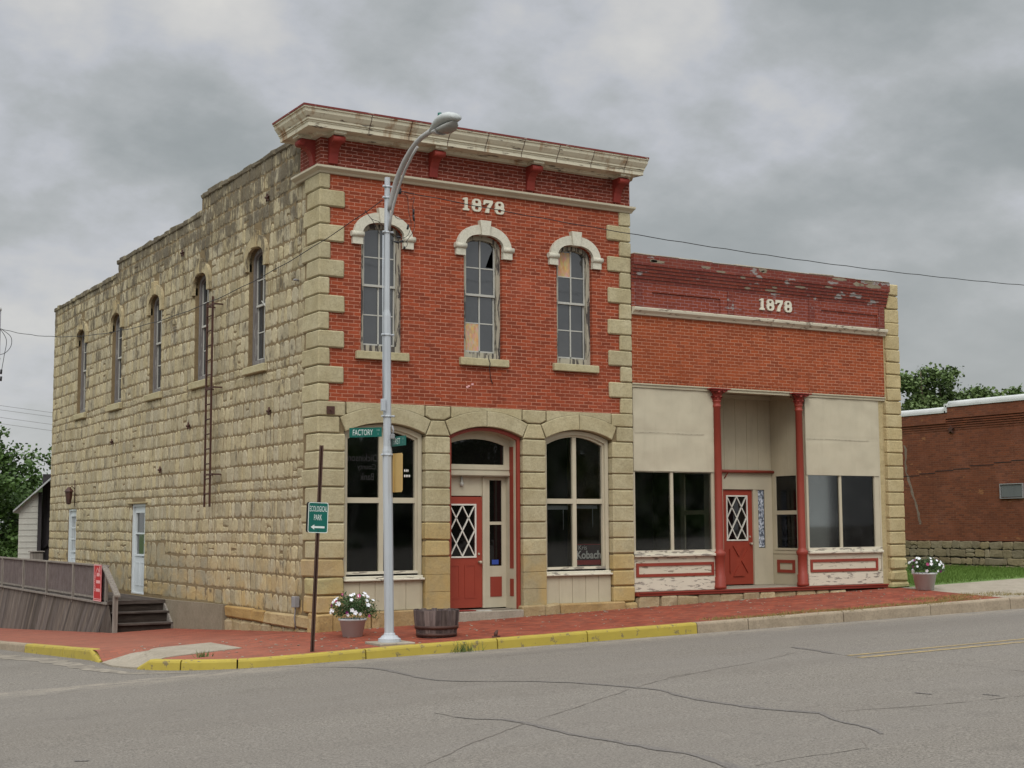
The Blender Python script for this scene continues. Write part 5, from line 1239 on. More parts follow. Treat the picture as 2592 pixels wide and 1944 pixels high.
mb = MB(); mb.box((-1.46, 8.64, .101), (-1.36, 21.3, .144)); mb.build('skirt_cap', 'wood_grey', D)
for i, y in enumerate((8.98, 11.88, 14.64, 17.45, 20.3)):
    mb = MB(); mb.cbox((-1.40, y-.04, .12), (-1.33, y+.04, .985), .006, .003); 
    if i: mb.cbox((-1.43, y-.035, .02), (-1.401, y+.035, .96), .004, .002)
    mb.build('railing_post', 'wood_grey', D)
mb = MB(); mb.box((-1.42, 9.02, .945), (-1.29, 21.3, .98)); mb.box((-1.385, 9.02, .195), (-1.345, 21.3, .245)); mb.build('rail', 'wood_grey', D)
for y in rng(10.2, 20.2, 1.42): 
    mb = MB(); mb.box((-1.38, y-.05, .146), (-1.35, y+.05, .194)); mb.build('rail_block', 'wood_grey', D)
mb = MB(); y = 9.1
while y < 21.5:
    tn = tone(.8, 1.3); top, bot = .94, .25; lean = -.22; w_ = .055
    vs = [(-1.372, y, bot), (-1.372, y+w_, bot), (-1.372, y+w_+lean, top), (-1.372, y+lean, top)]; vs += [(-1.352, a, c) for _, a, c in vs]
    mb.add(vs, [(0, 1, 2, 3), (4, 5, 6, 7), (0, 1, 5, 4), (1, 2, 6, 5), (2, 3, 7, 6), (3, 0, 4, 7)], tn)
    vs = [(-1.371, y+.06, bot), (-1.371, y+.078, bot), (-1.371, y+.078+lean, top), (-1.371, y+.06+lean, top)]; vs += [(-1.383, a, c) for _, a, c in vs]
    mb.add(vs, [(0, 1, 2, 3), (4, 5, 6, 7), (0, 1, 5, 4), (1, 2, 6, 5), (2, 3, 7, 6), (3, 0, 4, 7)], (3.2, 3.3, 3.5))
    y += .105
mb.box((-1.345, 9.05, .25), (-1.335, 21.3, .94), (.45, .45, .45)); mb.build('slats', 'wood_slat', D)
mb = MB(); mb.cbox((-1.50, 7.86, -.62), (-1.40, 7.96, .335), .006, .003); mb.build('newel_post', 'wood_grey', D)
mb = MB(); vs = [(-1.50, 7.80, .30), (-1.37, 7.80, .30), (-1.35, 8.98, .93), (-1.48, 8.98, .93), (-1.50, 7.80, .345), (-1.37, 7.80, .345), (-1.35, 8.98, .975), (-1.48, 8.98, .975)]
mb.add(vs, [(0, 1, 2, 3), (4, 5, 6, 7), (0, 1, 5, 4), (1, 2, 6, 5), (2, 3, 7, 6), (3, 0, 4, 7)]); mb.build('handrail', 'wood_grey', D)
for k, (y0, zt) in enumerate(((8.32, -.06), (8.02, -.30))):
    mb = MB(); mb.cbox((-1.38, y0-.02, zt-.045), (-.10, y0+.32, zt), .006, .003); mb.box((-1.36, y0+.04, zt-.28), (-.12, y0+.07, zt-.046), (.55, .52, .5)); mb.build('step', 'wood_deck', D)
mb = MB(); mb.box((-1.36, 8.66, -.1), (-.12, 8.69, .10), (.6, .58, .55)); mb.build('riser', 'wood_deck', D)
mb = MB(lambda p: (p[1], p[0], p[2])); mb.poly([(8.02, -.5), (8.70, -.5), (8.70, .10), (8.60, .10), (8.0, -.34)], [], -.14, -.10); mb.build('stringer', 'wood_grey', D)
# banner on the railing
S1 = thing('banner_sign', 'tall narrow red sign with pale border fixed to the end of the deck railing', 'sign', (-1.46, 9.35, .15))
tf = lambda p: (-1.47+p[1], 9.70-p[0]*.99, .15+p[2])
def flat(mb, P, d): mb.poly(P, [], d-.003, d)
mb = MB(tf); mb.poly([(0, 0), (.66, 0), (.66, .84), (0, .84)], [], 0, .01); mb.build('panel', 'banner_red', S1)
mb = MB(tf); mb.poly([(0, 0), (.66, 0), (.66, .84), (0, .84)], [[(.035, .025), (.625, .025), (.625, .815), (.035, .815)]], -.004, -.001)
mb.poly([(.06, .045), (.60, .045), (.60, .06), (.06, .06)], [], -.004, -.001)
for (a, b_, c_, d_) in ((.22, .56, .41, .48), (.22, .56, .22, .29), (.26, .48, .57, .65)): mb.poly([(a, c_), (b_, c_), (b_, d_), (a, d_)], [], -.004, -.001)
mb.poly([(.48, .68), (.54, .68), (.54, .80), (.48, .80)], [], -.004, -.001); mb.poly([(.10, .60), (.13, .60), (.33, .76), (.30, .77)], [], -.004, -.001); mb.poly([(.36, .76), (.33, .75), (.56, .56), (.58, .58)], [], -.004, -.001)
for k in range(9): z_ = .22+k*.042; mb.poly([(.07+.02*math.sin(k), z_), (.14+.03*math.sin(k), z_+.006), (.13+.03*math.sin(k), z_+.03), (.08, z_+.026)], [], -.004, -.001)
mb.add(*text_mesh("570", tf((.10, -.004, .085)), (0, -1, 0), (0, 0, 1), .40, .085)); mb.build('lettering', 'banner_pink', S1)

# ================================================================ street lamp
L = thing('street_lamp', 'silver octagonal street lamp pole with curved arm and cobra head on the brick pavement', 'street lamp', (.115, -2.7, 0))
def px_(z_): return .112-.0158*min(z_, 3.1)-.0075*max(0, min(z_-3.1, 2.3))
mb = MB(); zz_ = [(0.05, .078), (3.08, .080), (3.16, .066), (5.34, .066), (5.44, .050), (7.70, .047)]
mb.tube([(px_(z_), -2.7, z_) for z_, _ in zz_], [r_ for _, r_ in zz_], 8, smooth=False); pole = mb.build('pole', 'pole_silver', L)
mb = MB(); mb.lathe([(.19, -.05), (.185, .015), (.15, .03), (.13, .06), (.10, .07), (.09, .10), (.078, .11)], (.115, -2.7), 12, smooth=False); mb.build('base_flange', 'pole_silver', L)
mb = MB(); mb.cbox((-.20, -3.02, -.2), (.43, -2.42, S_(.1, -2.7)+.03), .01, .0); o = mb.build('footing', 'concrete', L)
xa = .06
mb = MB(); arm = [(xa, -2.76, 7.14), (xa, -2.80, 7.22), (xa, -2.88, 7.39), (xa, -3.0, 7.57), (xa, -3.14, 7.71), (xa, -3.33, 7.86), (xa, -3.53, 7.97), (xa, -3.75, 8.06), (xa, -3.95, 8.10), (xa, -4.15, 8.115), (xa, -4.32, 8.13)]
mb.tube(arm, .042, 10); mb.build('arm', 'aluminium_arm', L)
mb = MB(); mb.tube([(xa, -2.75, 6.78), (xa, -2.80, 6.98), (xa, -2.92, 7.20), (xa, -3.1, 7.45), (xa, -3.35, 7.70), (xa, -3.6, 7.88), (xa, -3.78, 7.98)], .022, 8); mb.build('brace', 'aluminium_arm', L)
# cobra head: upper shell, lower hood, bowl
mb = MB()
def shell(sec):     # sec: list of (y, halfwidth, ztop, zbot)
    vs = []; n = 14
    for y, hw, zt, zb in sec:
        zc = (zt+zb)/2; hz_ = (zt-zb)/2
        for k in range(n): a = 2*PI*k/n; vs.append((xa+hw*math.cos(a), y, zc+hz_*math.sin(a)))
    fs = [(i*n+k, i*n+(k+1) % n, (i+1)*n+(k+1) % n, (i+1)*n+k) for i in range(len(sec)-1) for k in range(n)]+[tuple(range(n)), tuple((len(sec)-1)*n+k for k in range(n))]
    return vs, fs
mb.add(*shell([(-4.26, .045, 8.16, 8.09), (-4.34, .065, 8.19, 8.09), (-4.46, .105, 8.225, 8.09), (-4.60, .14, 8.262, 8.085), (-4.76, .162, 8.280, 8.085), (-4.92, .158, 8.265, 8.085), (-5.04, .125, 8.22, 8.09), (-5.11, .06, 8.16, 8.10)]), smooth=True); hd = mb.build('lamp_head', 'lamp_shell', L)
mb = MB(); mb.add(*shell([(-4.34, .06, 8.10, 8.06), (-4.46, .10, 8.10, 8.01), (-4.58, .12, 8.10, 7.98)])); mb.build('ballast_door', 'aluminium_arm', hd)
mb = MB(); mb.add(*shell([(-4.585, .10, 8.10, 8.03), (-4.66, .125, 8.10, 7.985), (-4.76, .14, 8.10, 7.955), (-4.88, .132, 8.10, 7.96), (-4.98, .10, 8.10, 8.00), (-5.05, .04, 8.10, 8.07)]), smooth=True); mb.build('refractor_bowl', 'refractor', hd)
mb = MB(); mb.lathe([(.035, 8.27), (.035, 8.34), (.03, 8.345)], (xa, -4.55), 10); mb.build('photocell', 'sign_green', hd)
for z_, r_ in ((7.54, .052), (7.35, .052), (6.76, .054), (3.66, .074), (3.02, .084), (5.02, .070)):
    mb = MB(); x = px_(z_); mb.lathe([(r_+.006, z_-.015), (r_+.012, z_), (r_+.006, z_+.015)], (x, -2.7), 8, smooth=False)
    for s_ in (-1, 1): mb.tube([(x+s_*(r_), -2.73, z_), (x+s_*(r_+.045), -2.73, z_)], .018, 8)
    mb.build('clamp', 'pole_silver', L)
mb = MB(); mb.tube([(px_(z_)-.085, -2.72, z_) for z_ in (3.95, 4.6, 5.2, 5.5, 6.7)], .010, 6); mb.cbox((.0-.03-.05, -2.79, 3.74), (.0-.03+.02, -2.73, 3.94), .006); mb.build('conduit', 'pole_silver', L)
mb = MB(); mb.tube([(px_(3.35)+.06, -2.76, 3.50), (.13, -2.79, 3.42), (.12, -2.78, 3.34)], .016, 6); mb.cbox((.08, -2.81, 3.28), (.15, -2.75, 3.36), .006); mb.build('sign_bracket', 'wire_grey', L)
# loose service leads and splices on the pole
def cable(pts, r_=.005, m_='wire_black', parent=L, name='service_lead', n=8):
    P = [Vector(p) for p in pts]; out = []
    for i in range(len(P)-1):
        p0 = P[max(i-1, 0)]; p1, p2 = P[i], P[i+1]; p3 = P[min(i+2, len(P)-1)]
        for k in range(n):
            t_ = k/n; out.append(.5*((2*p1)+(p2-p0)*t_+(2*p0-5*p1+4*p2-p3)*t_*t_+(3*p1-p0-3*p2+p3)*t_**3))
    out.append(P[-1]); mb = MB(); mb.tube(out, r_, 5); return mb.build(name, m_, parent)
cable([(.12, -2.8, 7.44), (.38, -2.75, 7.42), (.42, -2.75, 7.15), (.47, -2.75, 6.95), (.43, -2.75, 6.78), (.36, -2.75, 6.70), (.24, -2.75, 6.68), (.10, -2.76, 6.74)])
cable([(.46, -2.75, 7.36), (.53, -2.75, 7.40), (.50, -2.75, 7.25), (.51, -2.75, 7.10), (.54, -2.75, 6.95), (.50, -2.75, 6.80), (.43, -2.75, 6.70), (.36, -2.75, 6.62), (.20, -2.75, 6.60), (.08, -2.76, 6.62)])
cable([(.09, -2.78, 7.15), (.18, -2.76, 7.02), (.30, -2.75, 7.0), (.40, -2.75, 7.0)])
cable([(-.33, -2.62, 7.12), (-.22, -2.64, 6.98), (-.10, -2.68, 6.93), (-.02, -2.72, 6.84)]); cable([(-.33, -2.62, 7.10), (-.20, -2.64, 6.95), (-.08, -2.68, 6.72)])
cable([(.38, -2.75, 6.64), (.40, -2.75, 6.58), (.37, -2.75, 6.53), (.34, -2.75, 6.52)])
for a, b_ in (((.515, -2.75, 7.20), (.515, -2.75, 7.11)), ((.51, -2.75, 7.10), (.525, -2.75, 7.0)), ((.42, -2.75, 6.92), (.40, -2.75, 6.84)), ((.32, -2.75, 6.635), (.26, -2.75, 6.61)), ((.20, -2.75, 6.69), (.27, -2.75, 6.69)), ((.16, -2.75, 6.61), (.24, -2.75, 6.59)), ((.345, -2.75, 6.54), (.345, -2.75, 6.50))):
    mb = MB(); mb.tube([a, b_], .018, 8); mb.build('splice', 'wire_black', L)
mb = MB(); mb.tube([(.10, -2.79, 7.50), (.20, -2.79, 7.47)], .012, 6); mb.lathe([(.03, 7.42), (.042, 7.45), (.03, 7.47), (.042, 7.50), (.03, 7.52)], (.22, -2.8), 10); mb.build('insulator', 'wire_black', L)

# street name blades and the other signs
def blade(name, label, tf, w_, h_, txt, tw, th, tx, small):
    T = thing(name, label, 'street sign', tf((w_/2, 0, 0)))
    mb = MB(tf); mb.box((0, -.004, 0), (w_, .004, h_)); mb.build('panel', 'sign_green', T)
    o_ = Vector(tf((0, -.006, 0))); rt = (Vector(tf((1, -.006, 0)))-o_); upv = (Vector(tf((0, -.006, 1)))-o_)
    mb = MB(); mb.add(*text_mesh(txt, tf((tx, -.0065, (h_-th)/2)), rt, upv, tw, th)); mb.build('lettering', 'sign_white', T)
    mb = MB(); mb.add(*text_mesh(small, tf((tx+tw+.07, -.0065, h_*.62)), rt, upv, .06, .03)); mb.add(*text_mesh("S", tf((tx+tw+.09, -.0065, h_*.22)), rt, upv, .018, .03)); mb.build('block_number', 'sign_faded', T)
    return T
a_ = math.radians(3); rot = math.radians(-8)
def tfF(p): x = p[0]-.60; return (-.06+x*math.cos(a_)+.0, -2.74-x*math.sin(rot)*0+p[1]-.06*(-x), 3.315+p[2]+x*math.sin(a_))
blade('street_name_sign', 'green FACTORY street name blade on the left side of the lamp pole', tfF, .60, .155, "FACTORY", .37, .095, .06, "100")
def tfR(p): return (.17+p[1]*1, -2.66-p[0], 3.16+p[2])
blade('street_name_sign', 'green FIRST street name blade on the right side of the lamp pole', tfR, .51, .16, "FIRST", .26, .10, .05, "100")
T = thing('traffic_sign', 'blank tan back of an upright sign on the right of the lamp pole', 'sign', (.165, -2.9, 2.4))
mb = MB(lambda p: (p[1], -2.70-p[0], p[2])); c_ = .03
mb.poly([(c_, 2.40), (.36-c_, 2.40), (.36, 2.43), (.36, 3.01), (.36-c_, 3.04), (c_, 3.04), (0, 3.01), (0, 2.43)], [], .162, .168); mb.build('panel', 'sign_back', T)
mb = MB(); mb.box((.145, -2.75, 2.40), (.161, -2.72, 3.04)); 
mb.build('mounting_strip', 'sign_back', T)
# guide sign on its leaning post
P0 = Vector((-1.34, -2.9, -.22)); P1v = Vector((-1.205, -2.9, 3.135))
G = thing('park_sign', 'green ECOLOGICAL PARK sign with left arrow on a leaning rusty post', 'sign', (-1.34, -2.9, -.15))
mb = MB()
def post_at(t_): return P0+(P1v-P0)*t_
for k in range(1):
    a0, a1 = post_at(0), post_at(1); w_ = .033
    prf = [(-w_, -.02), (-w_*.4, -.02), (-w_*.35, .02), (w_*.35, .02), (w_*.4, -.02), (w_, -.02), (w_, -.008), (w_*.55, -.008), (w_*.45, .032), (-w_*.45, .032), (-w_*.55, -.008), (-w_, -.008)]
    vs = [(a.x+p, a.y+q, a.z) for a in (a0, a1) for p, q in prf]; n = len(prf)
    mb.add(vs, [(k, (k+1) % n, n+(k+1) % n, n+k) for k in range(n)]+[tuple(range(n)), tuple(n+k for k in range(n))])
mb.build('post', 'rust_post', G)
tilt = math.radians(-1.6)
def tfG(p): x, z_ = p[0]-.17, p[2]-.24; return (-1.262+x*math.cos(tilt)-z_*math.sin(tilt), -2.93+p[1], 1.985+x*math.sin(tilt)*1.2+z_*math.cos(tilt))
def rr(x0, z0, x1, z1, r_, n=4):
    P = []
    for cx_, cz, a0 in ((x1-r_, z0+r_, -PI/2), (x1-r_, z1-r_, 0), (x0+r_, z1-r_, PI/2), (x0+r_, z0+r_, PI)):
        for i in range(n+1): a = a0+PI/2*i/n; P.append((cx_+r_*math.cos(a), cz+r_*math.sin(a)))
    return P
mb = MB(tfG); mb.poly(rr(0, 0, .34, .48, .03), [], 0, .004); pnl = mb.build('panel', 'sign_green', G)
mb = MB(tfG); mb.poly(rr(.0, .0, .34, .48, .03), [rr(.010, .010, .33, .47, .025)], -.0025, -.0005); mb.poly([(.05, .09), (.11, .13), (.11, .105), (.285, .105), (.285, .075), (.11, .075), (.11, .05)], [], -.0025, -.0005); mb.build('border_and_arrow', 'sign_white', pnl)
o_ = Vector(tfG((0, -.003, 0))); rt = Vector(tfG((1, -.003, 0)))-o_; upv = Vector(tfG((0, -.003, 1)))-o_
mb = MB(); mb.add(*text_mesh("ECOLOGICAL", tfG((.022, -.003, .335)), rt, upv, .298, .088)); mb.add(*text_mesh("PARK", tfG((.10, -.003, .20)), rt, upv, .135, .088)); mb.build('lettering', 'sign_white', pnl)
mb = MB(lambda p: tfG((p[0], p[1]+.075, p[2]))); mb.poly(rr(0.0, 0.005, .34, .485, .03), [], 0, .004); mb.build('back_panel', 'dark_inside', G)
mb = MB(); mb.tube([(-1.262, -2.94, 1.78), (-1.262, -2.85, 1.78)], .008, 6); mb.tube([(-1.25, -2.94, 2.2), (-1.25, -2.85, 2.2)], .008, 6); mb.build('bolt', 'rust_iron', G)

# far pole on the side street, and wires
FP = thing('lamp_pole', 'slim grey pole on the side street at the left edge', 'pole', (-2.93, 14.1, -.85))
mb = MB(); mb.tube([(-2.93, 14.1, -.9), (-2.93, 14.1, 3.0), (-2.93, 14.1, 7.45)], [.085, .075, .060], 10); mb.build('pole', 'wire_grey', FP)
mb = MB(); mb.lathe([(.07, 7.45), (.07, 7.5), (.05, 7.56), (.01, 7.58)], (-2.93, 14.1), 10); mb.build('pole_cap', 'coping_white', FP)
for z_ in (6.98, 6.2): mb = MB(); mb.lathe([(.07, z_-.02), (.08, z_), (.07, z_+.02)], (-2.93, 14.1), 10); mb.build('clamp', 'pole_silver', FP)
cable([(-2.9, 14.1, 7.0), (-2.62, 14.1, 6.8), (-2.60, 14.1, 6.55), (-2.75, 14.1, 6.35), (-2.95, 14.1, 6.3)], .008, 'wire_black', FP); cable([(-2.9, 14.1, 7.0), (-2.72, 14.1, 6.7), (-2.76, 14.1, 6.3), (-2.80, 14.1, 6.0), (-2.82, 14.1, 5.85)], .008, 'wire_black', FP)
for a, b_ in ((5.92, 5.80), (5.74, 5.62)): mb = MB(); mb.tube([(-2.82, 14.1, a), (-2.83, 14.1, b_)], .028, 8); mb.build('splice', 'wire_black', FP)
def wire(name, label, a, b_, sag, r_=.012, m_='wire_black', n=40, group=None, tw=0.0):
    A, B_ = Vector(a), Vector(b_); pts = []
    for i in range(n+1):
        t_ = i/n; p = A.lerp(B_, t_); p.z -= sag*4*t_*(1-t_)+tw*math.sin(i*2.1); pts.append(p)
    mb = MB(); mb.tube(pts, r_, 5); return tag(mb.build(name, m_), label, 'wire', group)
wire('overhead_wire', 'black overhead wire from the lamp pole leftwards across the stone side wall', (0.0, -2.62, 7.33), (-2.93, 14.1, 6.99), 1.0, .0075, tw=.008)
wire('overhead_wire', 'black overhead wire from the lamp pole rightwards across the front and sky', (.24, -2.8, 7.47), (32, -2.7, 8.35), .72, .008, n=90, tw=.006)
W4 = ('topmost', 'second', 'third', 'lowest')
for k, (za, zb) in enumerate(((6.9, 5.9), (6.75, 5.72), (6.5, 5.38), (6.3, 5.1))):
    wire('utility_wire', '%s of the four thin wires crossing the sky left of the stone building' % W4[k], (-8, 30, za+.25), (14, 34, zb-.6), .0, .008, 'wire_grey', 12, 'thin wires in the sky by the left tree')

# ================================================================ planters
def petal_flower(name, m_, parent):
    mb = MB()
    for k in range(5):
        a = 2*PI*k/5; c_, s_ = math.cos(a), math.sin(a)
        P = [(0, 0, 0), (.016, -.013, .006), (.034, -.014, .010), (.040, 0, .008), (.034, .014, .010), (.016, .013, .006)]
        mb.add([(x*c_-y*s_, x*s_+y*c_, z_) for x, y, z_ in P], [(0, 1, 2, 3, 4, 5)])
    return mb.build(name, m_, parent, local=True)
def flower_pot(loc, label, rad, h, fr, fh, off_, nfl, mix, seed):
    random.seed(seed)
    T = thing('flower_pot', label, 'flower pot', loc, 'flower pots outside the buildings')
    mb = MB(); mb.lathe([(rad*.72, 0), (rad*.97, h*.90), (rad*1.05, h*.90), (rad*1.05, h), (rad*.93, h), (rad*.90, h*.85), (rad*.5, h*.84), (.01, h*.84)], (0, 0), 24); mb.build('pot', 'pot_plastic', T, local=True)
    mb = MB(); mb.lathe([(rad*.9, h*.86), (.01, h*.9)], (0, 0), 12); mb.build('soil', 'soil', T, local=True)
    mb = MB()
    for _ in range(2600):
        a = rnd(0, 2*PI); q = rnd(0, 1)**.5; el = rnd(-.45, 1.0)
        lump = 1+.28*noise.noise(Vector((math.cos(a)*1.6+seed, math.sin(a)*1.6, el*2)))
        r_ = fr*q*lump*math.cos(max(0, el)*1.2); z_ = h+fh*.30+fh*.70*el*q*lump
        c = Vector((off_+r_*math.cos(a), r_*math.sin(a)*.85, max(h*.72 if r_ > rad else h*.92, z_)))
        d = Vector((rnd(-1, 1), rnd(-1, 1), rnd(-.4, 1))).normalized(); e = d.cross(Vector((rnd(-1, 1), rnd(-1, 1), rnd(-1, 1)))).normalized(); s_ = rnd(.014, .030)
        tn = tone(.55, 1.4); mb.add([c, c+d*s_+e*s_*.42, c+d*s_*2, c+d*s_-e*s_*.42], [(0, 1, 2, 3)], tn)
    for _ in range(44):      # straggling stems
        a = rnd(0, 2*PI); c = Vector((off_+fr*.7*math.cos(a), fr*.6*math.sin(a), h+fh*rnd(.3, .75))); d = Vector((math.cos(a), math.sin(a), rnd(.1, 1.1))).normalized()
        for k in range(9):
            p = c+d*(.026*k)+Vector((0, 0, -.0022*k*k)); e = Vector((rnd(-1, 1), rnd(-1, 1), rnd(-.3, 1))).normalized(); mb.add([p, p+e*.02+d*.008, p+e*.035, p+e*.015-d*.01], [(0, 1, 2, 3)], tone(.7, 1.3))
    mb.build('foliage', 'leaf_pot', T, local=True)
    protos = {}
    view = Vector((-.5, -.85, .25)).normalized()
    for k in range(nfl):
        for _t in range(30):
            a = rnd(0, 2*PI); el = rnd(-.25, .95); n_ = Vector((math.cos(a)*math.cos(el*1.2), math.sin(a)*math.cos(el*1.2), math.sin(el*1.2)))
            if n_.dot(view) > -.1: break
        kind = random.choices(['petal_white', 'petal_purple', 'petal_pink'], mix)[0]
        p = Vector((off_+n_.x*fr*1.0, n_.y*fr*.9, h+fh*.30+max(-.3, n_.z)*fh*.74))
        if kind not in protos: f_ = petal_flower('flower', kind, T); protos[kind] = f_
        else: f_ = protos[kind].copy(); COL.objects.link(f_); f_.parent = T
        f_.location = p; s_ = rnd(.72, 1.08); f_.scale = (s_, s_, s_)
        f_.rotation_euler = (n_+Vector((rnd(-.4, .4)-.25, rnd(-.4, .4)-.4, rnd(-.2, .4)))).to_track_quat('Z', 'Y').to_euler()
    return T
flower_pot((.14, -1.2, S_(.14, -1.2)), 'white-flowered planting pot near the corner, left of the street lamp', .235, .31, .41, .44, .03, 32, [1, .07, .05], 3)
flower_pot((14.47, -.9, S_(14.5, -.9)), 'pot of white and purple flowers by the far right stone pier', .27, .39, .42, .34, .05, 36, [.74, .14, .12], 5)
random.seed(21)
BT = thing('barrel_planter', 'grey half-barrel planter with rusty hoop at the kerb beside the street lamp', 'planter', (1.25, -2.2, S_(1.25, -2.2)))
z0 = S_(1.25, -2.2)
mb = MB(); n = 24; H_ = .45
for k in range(n):
    a0, a1 = 2*PI*k/n+.008, 2*PI*(k+1)/n-.008; tn = tone(.55, 1.35, .03); top = H_+rnd(-.012, .014); vs = []
    for z_, r_ in ((0, .33), (.16, .365), (.30, .385), (top, .395)):
        for r__, a in ((r_, a0), (r_, a1), (r_-.03, a1), (r_-.03, a0)): vs.append((r__*math.cos(a), r__*math.sin(a), z_))
    mb.add(vs, [(i*4+j, i*4+(j+1) % 4, (i+1)*4+(j+1) % 4, (i+1)*4+j) for i in range(3) for j in range(4)]+[(0, 1, 2, 3), (12, 13, 14, 15)], tn)
mb.build('staves', 'wood_barrel', BT, local=True)
for z_, r_ in ((.045, .345), (.17, .372)): mb = MB(); mb.lathe([(r_-.006, z_-.028), (r_+.004, z_-.028), (r_+.008, z_+.028), (r_-.002, z_+.028)], (0, 0), 32); mb.build('hoop', 'rust_iron', BT, local=True)
mb = MB(); mb.lathe([(.355, .34), (.2, .37), (.01, .36)], (0, 0), 20); mb.build('soil', 'soil', BT, local=True)
mb = MB(); mb.tube([(0, 0, 0), (.01, 0, .07), (.05, 0, .11)], [.03, .035, .02], 7); mb.cbox((-.06, -.03, 0), (.10, .04, .02), .005, .004); o = mb.build('anchor_stub', 'rust_iron'); o.location = (1.95, -3.0, S_(1.95, -3.0)); o.rotation_euler = (0, 0, .4); tag(o, 'small rusty metal stub on the bricks right of the barrel planter', 'metal stub')

# ================================================================ vegetation
def blades(spots, h0, h1, m_, name, n_each, spread, lean=.5):
    mb = MB()
    for (x, y, F) in spots:
        for _ in range(n_each):
            px1, py1 = x+random.gauss(0, spread), y+random.gauss(0, spread*.6); z_ = F(px1, py1); h = rnd(h0, h1); a = rnd(0, 2*PI); l = rnd(0, lean)*h; w_ = .006+.004*h
            mb.add([(px1-w_, py1, z_), (px1+w_, py1, z_), (px1+math.cos(a)*l, py1+math.sin(a)*l, z_+h)], [(0, 1, 2)], tone(.7, 1.4))
    return mb.build(name, m_)
W1_ = blades([(1.15, -3.33, R_)], .06, .24, 'leaf_weed', 'weed_tuft', 90, .13, .9); tag(W1_, 'green weed tuft sprouting from the painted kerb joint near the barrel', 'weed')
W2_ = blades([(-2.9, -2.35, S_)], .03, .13, 'leaf_weed', 'weed_tuft', 40, .06, .9); tag(W2_, 'small green weed in the bricks by the corner kerb', 'weed')
DG = blades([(x, -3.05+.1*math.sin(x*3), S_) for x in rng(6.6, 13.5, .16)]+[(x, -2.2-rnd(0, .7), S_) for x in rng(12.6, 15.4, .12)], .02, .07, 'dry_grass', 'dry_grass', 46, .16, 1.2); tag(DG, None, None, kind='stuff')
mb = MB()
random.seed(5)
for _ in range(30000):
    x, y = rnd(14.9, 27), rnd(-.25, 12); z_ = lawnz(x, y); h = rnd(.04, .11); w_ = .012; a = rnd(0, 2*PI)
    mb.add([(x-w_, y, z_), (x+w_, y, z_), (x+math.cos(a)*h*.5, y+math.sin(a)*h*.5, z_+h)], [(0, 1, 2)], None)
tag(mb.build('grass_blades', 'grass'), None, None, kind='stuff')
mb = MB()
for _ in range(420):
    x, y = rnd(-3.6, 14), rnd(-3.1, -.1)
    if random.random() < .35: y = -.15-rnd(0, .12) if x > 0 else y
    s_ = rnd(.006, .022); z_ = S_(x, y)+.002; mb.cbox((x, y, z_), (x+s_*2, y+s_*1.4, z_+s_*.5), s_*.2, s_*.2, tone(.6, 1.6))
tag(mb.build('gravel_specks', 'concrete'), None, None, kind='stuff')

def tree(name, label, base, trunk_h, crown, leaf_m, n_leaf, ls, seed, group=None, clump=.55):
    """crown: list of ellipsoids (dx, dy, z, rx, ry, rz)"""
    random.seed(seed); T = thing(name, label, 'tree', base, group); bx_, by_, bz_ = base
    mb = MB(); mb.tube([(0, 0, -.5), (.05, 0, trunk_h*.5), (0, .1, trunk_h)], [.32, .24, .17], 10)
    for dx, dy, z_, rx, ry, rz in crown:
        e = Vector((dx, dy, z_-bz_)); m_ = Vector((dx*.35, dy*.35, trunk_h*.9+(e.z-trunk_h)*.3)); mb.tube([(0, .05, trunk_h*.8), m_, e, e+Vector((0, 0, rz*.6))], [.14, .09, .05, .02], 6)
    mb.build('trunk', 'bark', T, local=True)
    mb = MB()
    per = n_leaf//len(crown)
    for dx, dy, z_, rx, ry, rz in crown:
        cl = []
        for _ in range(max(14, int(34*rx*rz/4))):
            v = Vector((random.gauss(0, 1), random.gauss(0, 1), random.gauss(0, 1))).normalized(); q = rnd(.45, 1.0)**.6*rnd(.85, 1.12)
            cl.append((Vector((dx+v.x*rx*q, dy+v.y*ry*q, z_-bz_+v.z*rz*q)), rnd(.6, 1.25)*clump, v))
        for _ in range(per):
            c, cr, v = random.choice(cl); o_ = Vector((random.gauss(0, 1), random.gauss(0, 1), random.gauss(0, .75)))*cr*.48
            p = c+o_; up_ = max(0, min(1, .5+o_.z/cr)); k = .62+.75*up_+rnd(-.15, .15)
            d = Vector((rnd(-1, 1), rnd(-1, 1), rnd(-.5, .5))).normalized(); e = d.cross(Vector((rnd(-1, 1), rnd(-1, 1), rnd(-1, 1)))).normalized(); s_ = ls*rnd(.7, 1.3)
            tn = rnd(.75, 1.25)
            mb.add([p-d*s_*.5, p+e*s_*.4, p+d*s_*.5, p-e*s_*.4], [(0, 1, 2, 3)], (tn, tn, tn*.9))
    mb.build('crown', leaf_m, T, local=True)
    return T
tree('maple_tree', 'dense dark green maple beyond the side street at the left edge', (.4, 38, -2.0), 3.0, [(0, 0, 4.3, 2.3, 2.2, 2.3), (1.6, .5, 3.0, 1.9, 2, 2.4), (-1.8, .4, 3.0, 2.2, 2, 2.6), (.3, -.6, 1.2, 2.6, 2, 1.9), (2.7, .3, 2.3, 1.2, 1.3, 1.9), (-1.8, -.3, .4, 2.4, 2, 1.6), (1.2, -.8, .0, 2.0, 1.6, 1.4)], 'leaf_maple', 26000, .17, 1, clump=.62)
tree('maple_tree', 'smaller tree filling the gap between the left maple and the stone building', (5.0, 42, -2.0), 3.0, [(0, 0, 3.4, 2.4, 2.2, 2.2), (1.2, 0, 1.6, 2.2, 2, 2), (-.9, 0, 1.9, 2, 2, 2)], 'leaf_maple', 9000, .19, 2, clump=.62)
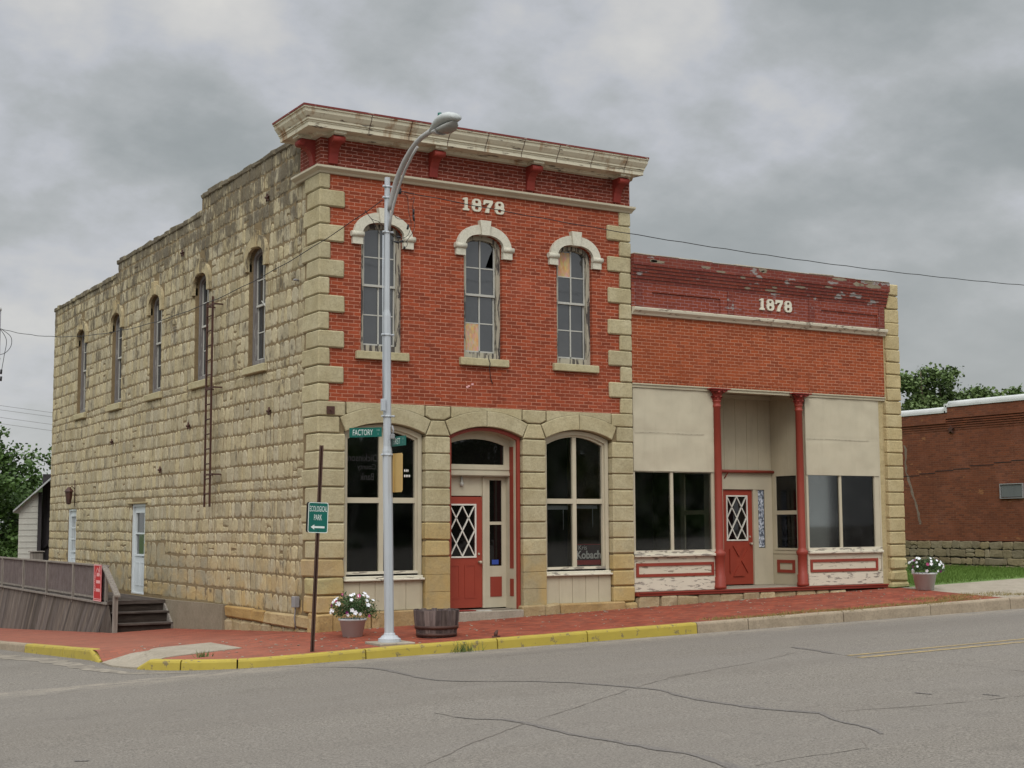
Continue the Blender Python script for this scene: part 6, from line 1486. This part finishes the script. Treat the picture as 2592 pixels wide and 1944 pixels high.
GR = 'trees beyond the long brick building'
tree('far_tree', 'tallest round-headed tree right behind the storefront pier above the brick building', (48.6, 30, .2), 5, [(-.6, 0, 9.1, 1.3, 1.4, 1.6), (1.2, .3, 8.7, 1.5, 1.4, 1.5), (-1.5, -.3, 7.3, 1.5, 1.4, 1.2), (.3, 0, 7.0, 2.2, 1.8, 1.6), (2.2, 0, 7.6, 1.2, 1.3, 1.4), (-.9, 0, 5.2, 2.4, 1.8, 1.5)], 'leaf_far', 15000, .20, 8, GR, .5)
tree('far_tree', 'middle tree whose top shows over the stepped white parapet cap', (53.2, 30, .2), 5, [(-.2, 0, 8.4, 1.3, 1.3, 1.2), (1.0, 0, 8.2, 1.1, 1.2, 1.2), (-.8, 0, 7.2, 1.6, 1.4, 1.3), (.8, 0, 6.2, 2.2, 1.5, 1.6)], 'leaf_far', 9000, .20, 9, GR, .5)
tree('far_tree', 'tree at the right edge just showing above the brick parapet', (57.0, 30, .2), 5, [(0, 0, 8.3, 1.5, 1.4, 1.1), (1.9, 0, 8.2, 1.6, 1.4, 1.2), (-.8, 0, 7.0, 2.0, 1.5, 1.4)], 'leaf_far', 8000, .20, 10, GR, .5)

# woodland across the street, behind the camera: what the shop glass mirrors
random.seed(77); mb = MB()
for _ in range(9000):
    x = rnd(-95, 60); y = -62-rnd(0, 10); top = 8.5+2.5*noise.noise(Vector((x*.08, 0, 5)))+1.2*noise.noise(Vector((x*.4, 0, 9)))
    z_ = rnd(-1, top); s_ = rnd(.5, 1.1); d = Vector((rnd(-1, 1), rnd(-.4, .4), rnd(-1, 1))).normalized(); e = d.cross(Vector((rnd(-.3, .3), 1, rnd(-.3, .3)))).normalized()
    p = Vector((x, y, z_)); tn = rnd(.6, 1.1); mb.add([p-d*s_, p+e*s_*.8, p+d*s_, p-e*s_*.8], [(0, 1, 2, 3)], (tn, tn, tn))
mb.box((-100, -73, -2), (70, -72, 6.5), (.3, .3, .3))
tag(mb.build('woodland', 'leaf_maple'), None, None, kind='stuff')
